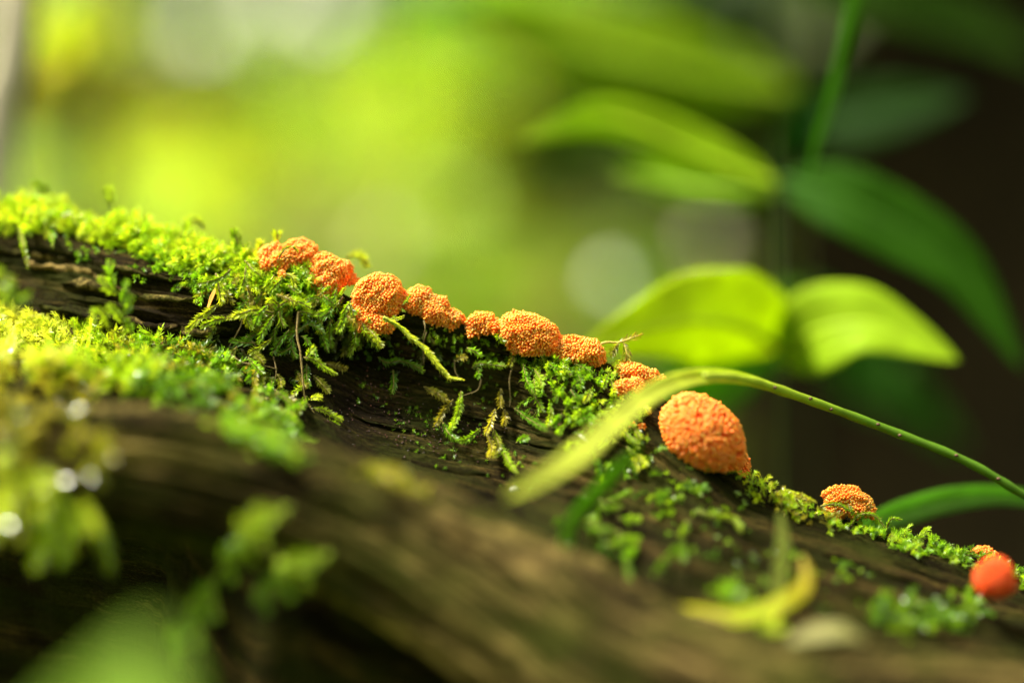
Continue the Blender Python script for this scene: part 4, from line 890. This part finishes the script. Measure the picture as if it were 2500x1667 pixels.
# undergrowth herbs, from seedling clumps on the floor
def herb_cols(n, base, var=0.3):
    c = np.array(base)[None] * (1 - var + 2 * var * rng.random((n, 1))); c = c * (1 + 0.15 * rng.normal(0, 1, (n, 3))); return np.clip(c, 0.003, 0.8)
acc = Acc()
for k in range(520):
    y = 0.75 + 7.0 * rng.random() ** 1.6; half = 0.25 * (y + 0.475) + 0.25
    x = rng.uniform(-half * 1.2, half * 1.2)
    px_ = 1250 + x / (y + 0.475) * FOC / S
    if px_ > 1900 and rng.random() < 0.8: continue
    painted_shade = px_ > 1420 + rng.normal(0, 150)
    if painted_shade and rng.random() < 0.35: continue
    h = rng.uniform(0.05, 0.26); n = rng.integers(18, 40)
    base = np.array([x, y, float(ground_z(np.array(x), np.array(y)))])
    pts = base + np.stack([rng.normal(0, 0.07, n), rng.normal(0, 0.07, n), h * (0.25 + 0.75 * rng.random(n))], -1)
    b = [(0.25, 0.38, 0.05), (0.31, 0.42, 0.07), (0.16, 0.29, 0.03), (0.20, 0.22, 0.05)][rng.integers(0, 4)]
    if painted_shade: b = [(0.06, 0.13, 0.01), (0.08, 0.11, 0.012), (0.10, 0.17, 0.01), (0.07, 0.055, 0.015)][rng.integers(0, 4)]  # darker leaf colours stand in for the shade on this side
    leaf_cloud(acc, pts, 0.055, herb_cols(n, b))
o = acc.build('undergrowth', M_leaf, smooth=False); tag(o, 'sunlit yellow-green low undergrowth, shade painted into one side, covering the forest floor', 'undergrowth', kind='stuff')

def tree(x, y, r, h, crown, label, mat, group=None, cr=1.6, nl_=2200, c=(0.09, 0.2, 0.015), lean=(0, 0), size=0.11):
    root = empty('tree', (x, y, 0), label, 'tree', group)
    t = np.linspace(0, 1, 24); path = np.stack([x + lean[0] * t + 0.06 * np.sin(t * 5), y + lean[1] * t, -0.1 + h * t], -1)
    a = Acc(); tube(a, path, r * (1.35 * np.exp(-t * 14) * .5 + 1 - 0.65 * t), (1, 1, 1), k=18, jag=0.10); a.build('trunk', mat, root)
    la = Acc()
    top = path[-1]; cen = []
    for b in range(12):
        i = int(24 * (0.5 + 0.48 * b / 12)); i = min(i, 23); an = b * 2.4 + rng.random(); ln = cr * (0.55 + 0.6 * rng.random())
        uu = np.linspace(0, 1, 10)[:, None]; bp = path[i] + np.array([math.cos(an), math.sin(an), 0.35]) * ln * uu + np.array([0, 0, -0.15]) * ln * uu ** 2
        tube(la, bp, np.linspace(r * 0.28, r * 0.05, 10), (1, 1, 1), k=6); cen.append(bp[4:])
    la.build('limbs', mat, root)
    cen = np.concatenate(cen + [path[-5:]]); k = rng.integers(0, len(cen), nl_)
    cl = Acc(); leaf_cloud(cl, cen[k] + rng.normal(0, cr * 0.17, (nl_, 3)), size, herb_cols(nl_, c)); o = cl.build('crown', M_leaf, root, smooth=False); o['kind'] = 'stuff'
    return root
tree(0.47, 0.82, 0.30, 4.2, 1.5, 'thick dark trunk standing in for the deep shade behind the seedlings', M_dark, cr=0.8, nl_=900, c=(0.05, 0.12, 0.012))  # dark trunk added where there is only deep shade
tree(2.3, 2.9, 0.14, 4.0, 1.0, 'leaning dark tree added out of view to shade one side of the clearing', M_dark, cr=1.0, nl_=5000, c=(0.05, 0.12, 0.012), lean=(-3.0, -0.5), size=0.13)  # unseen tree added to keep the sun off the dark trunk
for (x, y, r, h, lb) in [(-1.9, 6.2, 0.10, 6, 'slim brown tree standing behind the added pale leaves'), (1.3, 6.4, 0.12, 6, 'slim brown tree far behind the seedlings'), (-3.6, 6.6, 0.14, 7, 'slim brown tree far behind the grey sapling')]:
    tree(x, y, r, h, 2, lb, M_brown, cr=2.0, nl_=1800, size=0.16, c=(0.13, 0.26, 0.02))
# low leafy bough added above the frame to shade trunk and ground
dark_tree = [o for o in bpy.data.objects if o.get('label', '').startswith('thick dark')][0]
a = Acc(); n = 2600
leaf_cloud(a, np.stack([rng.uniform(-0.40, 0.75, n), rng.uniform(0.57, 1.6, n), rng.uniform(0.95, 1.25, n)], -1), 0.075, herb_cols(n, (0.05, 0.12, 0.012))); o = a.build('shade_bough_leaves', M_leaf, dark_tree, smooth=False); o['kind'] = 'stuff'
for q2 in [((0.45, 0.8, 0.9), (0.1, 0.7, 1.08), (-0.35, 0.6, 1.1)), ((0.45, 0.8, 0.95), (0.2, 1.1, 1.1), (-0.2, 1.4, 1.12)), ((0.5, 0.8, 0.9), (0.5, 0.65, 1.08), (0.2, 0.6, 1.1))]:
    a = Acc(); tube(a, smooth_path(np.array(q2), 12), np.linspace(0.03, 0.006, 12), (1, 1, 1), k=7); a.build('limb', M_dark, dark_tree)

# shrubs for the soft patches, pale leaves added as bright spots of light
def shrub(px, py, d, rpx, rpy, c, label, n=260, size=0.05):
    wmm = (d - FOC) * 1000; p = P(np.array(px, float), np.array(py, float), np.array(wmm)); k = S * d / FOC
    root = empty('shrub', (p[0], p[1], 0), label, 'shrub', 'shrubs in the clearing')
    pts = p + np.stack([rng.normal(0, rpx * k * 0.5, n), rng.normal(0, rpx * k * 0.4, n), rng.normal(0, rpy * k * 0.5, n)], -1)
    pts[:, 2] = np.maximum(pts[:, 2], 0.01)
    a = Acc(); leaf_cloud(a, pts, size, herb_cols(n, c)); o = a.build('foliage', M_leaf, root, smooth=False); o['kind'] = 'stuff'
    for b in range(4):
        top = pts[rng.integers(0, n)]; t = np.linspace(0, 1, 8)[:, None]
        a = Acc(); tube(a, np.array([p[0] + rng.normal(0, .01), p[1], -0.02]) * (1 - t) + top * t + np.array([0, 0, 0.03]) * np.sin(t * 3.1), 0.003, (0.12, 0.09, 0.04), k=5); a.build('stem', M_mstem, root)
    return root
shrub(230, 330, 2.2, 240, 110, (0.13, 0.11, 0.02), 'low olive-brown shrub behind the sapling', 200)
shrub(560, 300, 2.6, 240, 80, (0.15, 0.15, 0.02), 'dull olive shrub in the sunlit clearing', 160)
shrub(1000, 380, 2.4, 240, 170, (0.44, 0.54, 0.06), 'bright lime shrub in the middle of the clearing', 320)
shrub(420, 480, 1.9, 260, 120, (0.40, 0.52, 0.03), 'bright yellow-green shrub low behind the ridge moss', 300)
shrub(180, 120, 1.1, 80, 120, (0.52, 0.54, 0.03), 'yellow leafy shrub beside the grey sapling', 120, 0.03)
shrub(1340, 430, 1.8, 110, 150, (0.06, 0.06, 0.008), 'brownish shrub behind the seedling leaves', 300)
shrub(1100, 640, 1.6, 260, 100, (0.17, 0.19, 0.03), 'olive shrub low behind the long slime mould', 160)
shrub(1300, 60, 3.0, 340, 150, (0.20, 0.38, 0.012), 'mid-green shrub beyond the wide seedling leaf', 300)
shrub(1750, 300, 1.7, 300, 300, (0.035, 0.08, 0.006), 'dark green shrub in the shade behind the seedlings', 600)
shrub(2250, 1050, 1.3, 350, 200, (0.04, 0.10, 0.01), 'low dark fern clump at the foot of the dark trunk', 260, 0.04)
def pale(px, py, d, size_px, c, label):  # leaf added to make a blurred disc of light
    wmm = (d - FOC) * 1000; k = S * d / FOC; root = empty('light_disc_plant', (*P(np.array(px, float), np.array(py, float), np.array(wmm))[:2], 0), label, 'plant', 'pale leaves added for light discs')
    leaf_mesh(root, [(px + size_px * .9, py + size_px * .5, wmm), (px, py, wmm - 10 * d), (px - size_px * .9, py + size_px * .3, wmm - 14 * d)], size_px * 0.95, -48, c, mat=M_pale)
    t = np.linspace(0, 1, 12)[:, None]; top = P(np.array(px + size_px * .9), np.array(py + size_px * .5), np.array(wmm)); a = Acc()
    tube(a, top * t + np.array([top[0] + 0.02, top[1], -0.01]) * (1 - t), 0.0012 * d, (0.2, 0.2, 0.06), k=5); a.build('stem', M_stem, root)
pale(1500, 680, 0.95, 40, (0.8, 0.86, 0.74), 'pale leaf added for a light disc behind the seedling leaf tip')
pale(1740, 590, 1.1, 48, (0.8, 0.68, 0.58), 'pinkish tan leaf added for a light disc above the seedling leaves')
pale(1850, 90, 1.2, 26, (0.7, 0.75, 0.6), 'small pale leaf added for a light disc behind the narrow hanging blade')
pale(165, 130, 0.86, 30, (0.8, 0.72, 0.10), 'yellow leaf added for a light disc beside the grey sapling')
pale(950, 590, 1.3, 42, (0.6, 0.58, 0.4), 'tan leaf added for a light disc low behind the slime mould row')
pale(520, 70, 1.55, 70, (0.85, 0.86, 0.74), 'pale leaf standing in for a patch of light beyond the olive shrub')
pale(800, 20, 1.7, 84, (0.86, 0.88, 0.76), 'larger pale leaf standing in for a patch of light beyond the lime shrub')
pale(690, -10, 1.65, 60, (0.85, 0.86, 0.74), 'pale leaf standing in for light high between two other such leaves')
# the wood all round the little clearing
n = 20000; an = rng.uniform(0, 2 * math.pi, n); rad = rng.uniform(5.0, 8.5, n); hh = 6.0 * rng.random(n) ** 0.9
thin = (np.abs(an - R(150)) < R(40)) & (hh > 2.5)
an, rad, hh = an[~thin], rad[~thin], hh[~thin]; n = len(an)
a = Acc(); leaf_cloud(a, np.stack([rad * np.cos(an), rad * np.sin(an), hh], -1), 0.32, herb_cols(n, (0.13, 0.24, 0.015), 0.45))
tag(a.build('forest', M_leaf, smooth=False), 'dense green wood surrounding the small clearing', 'forest', kind='stuff')
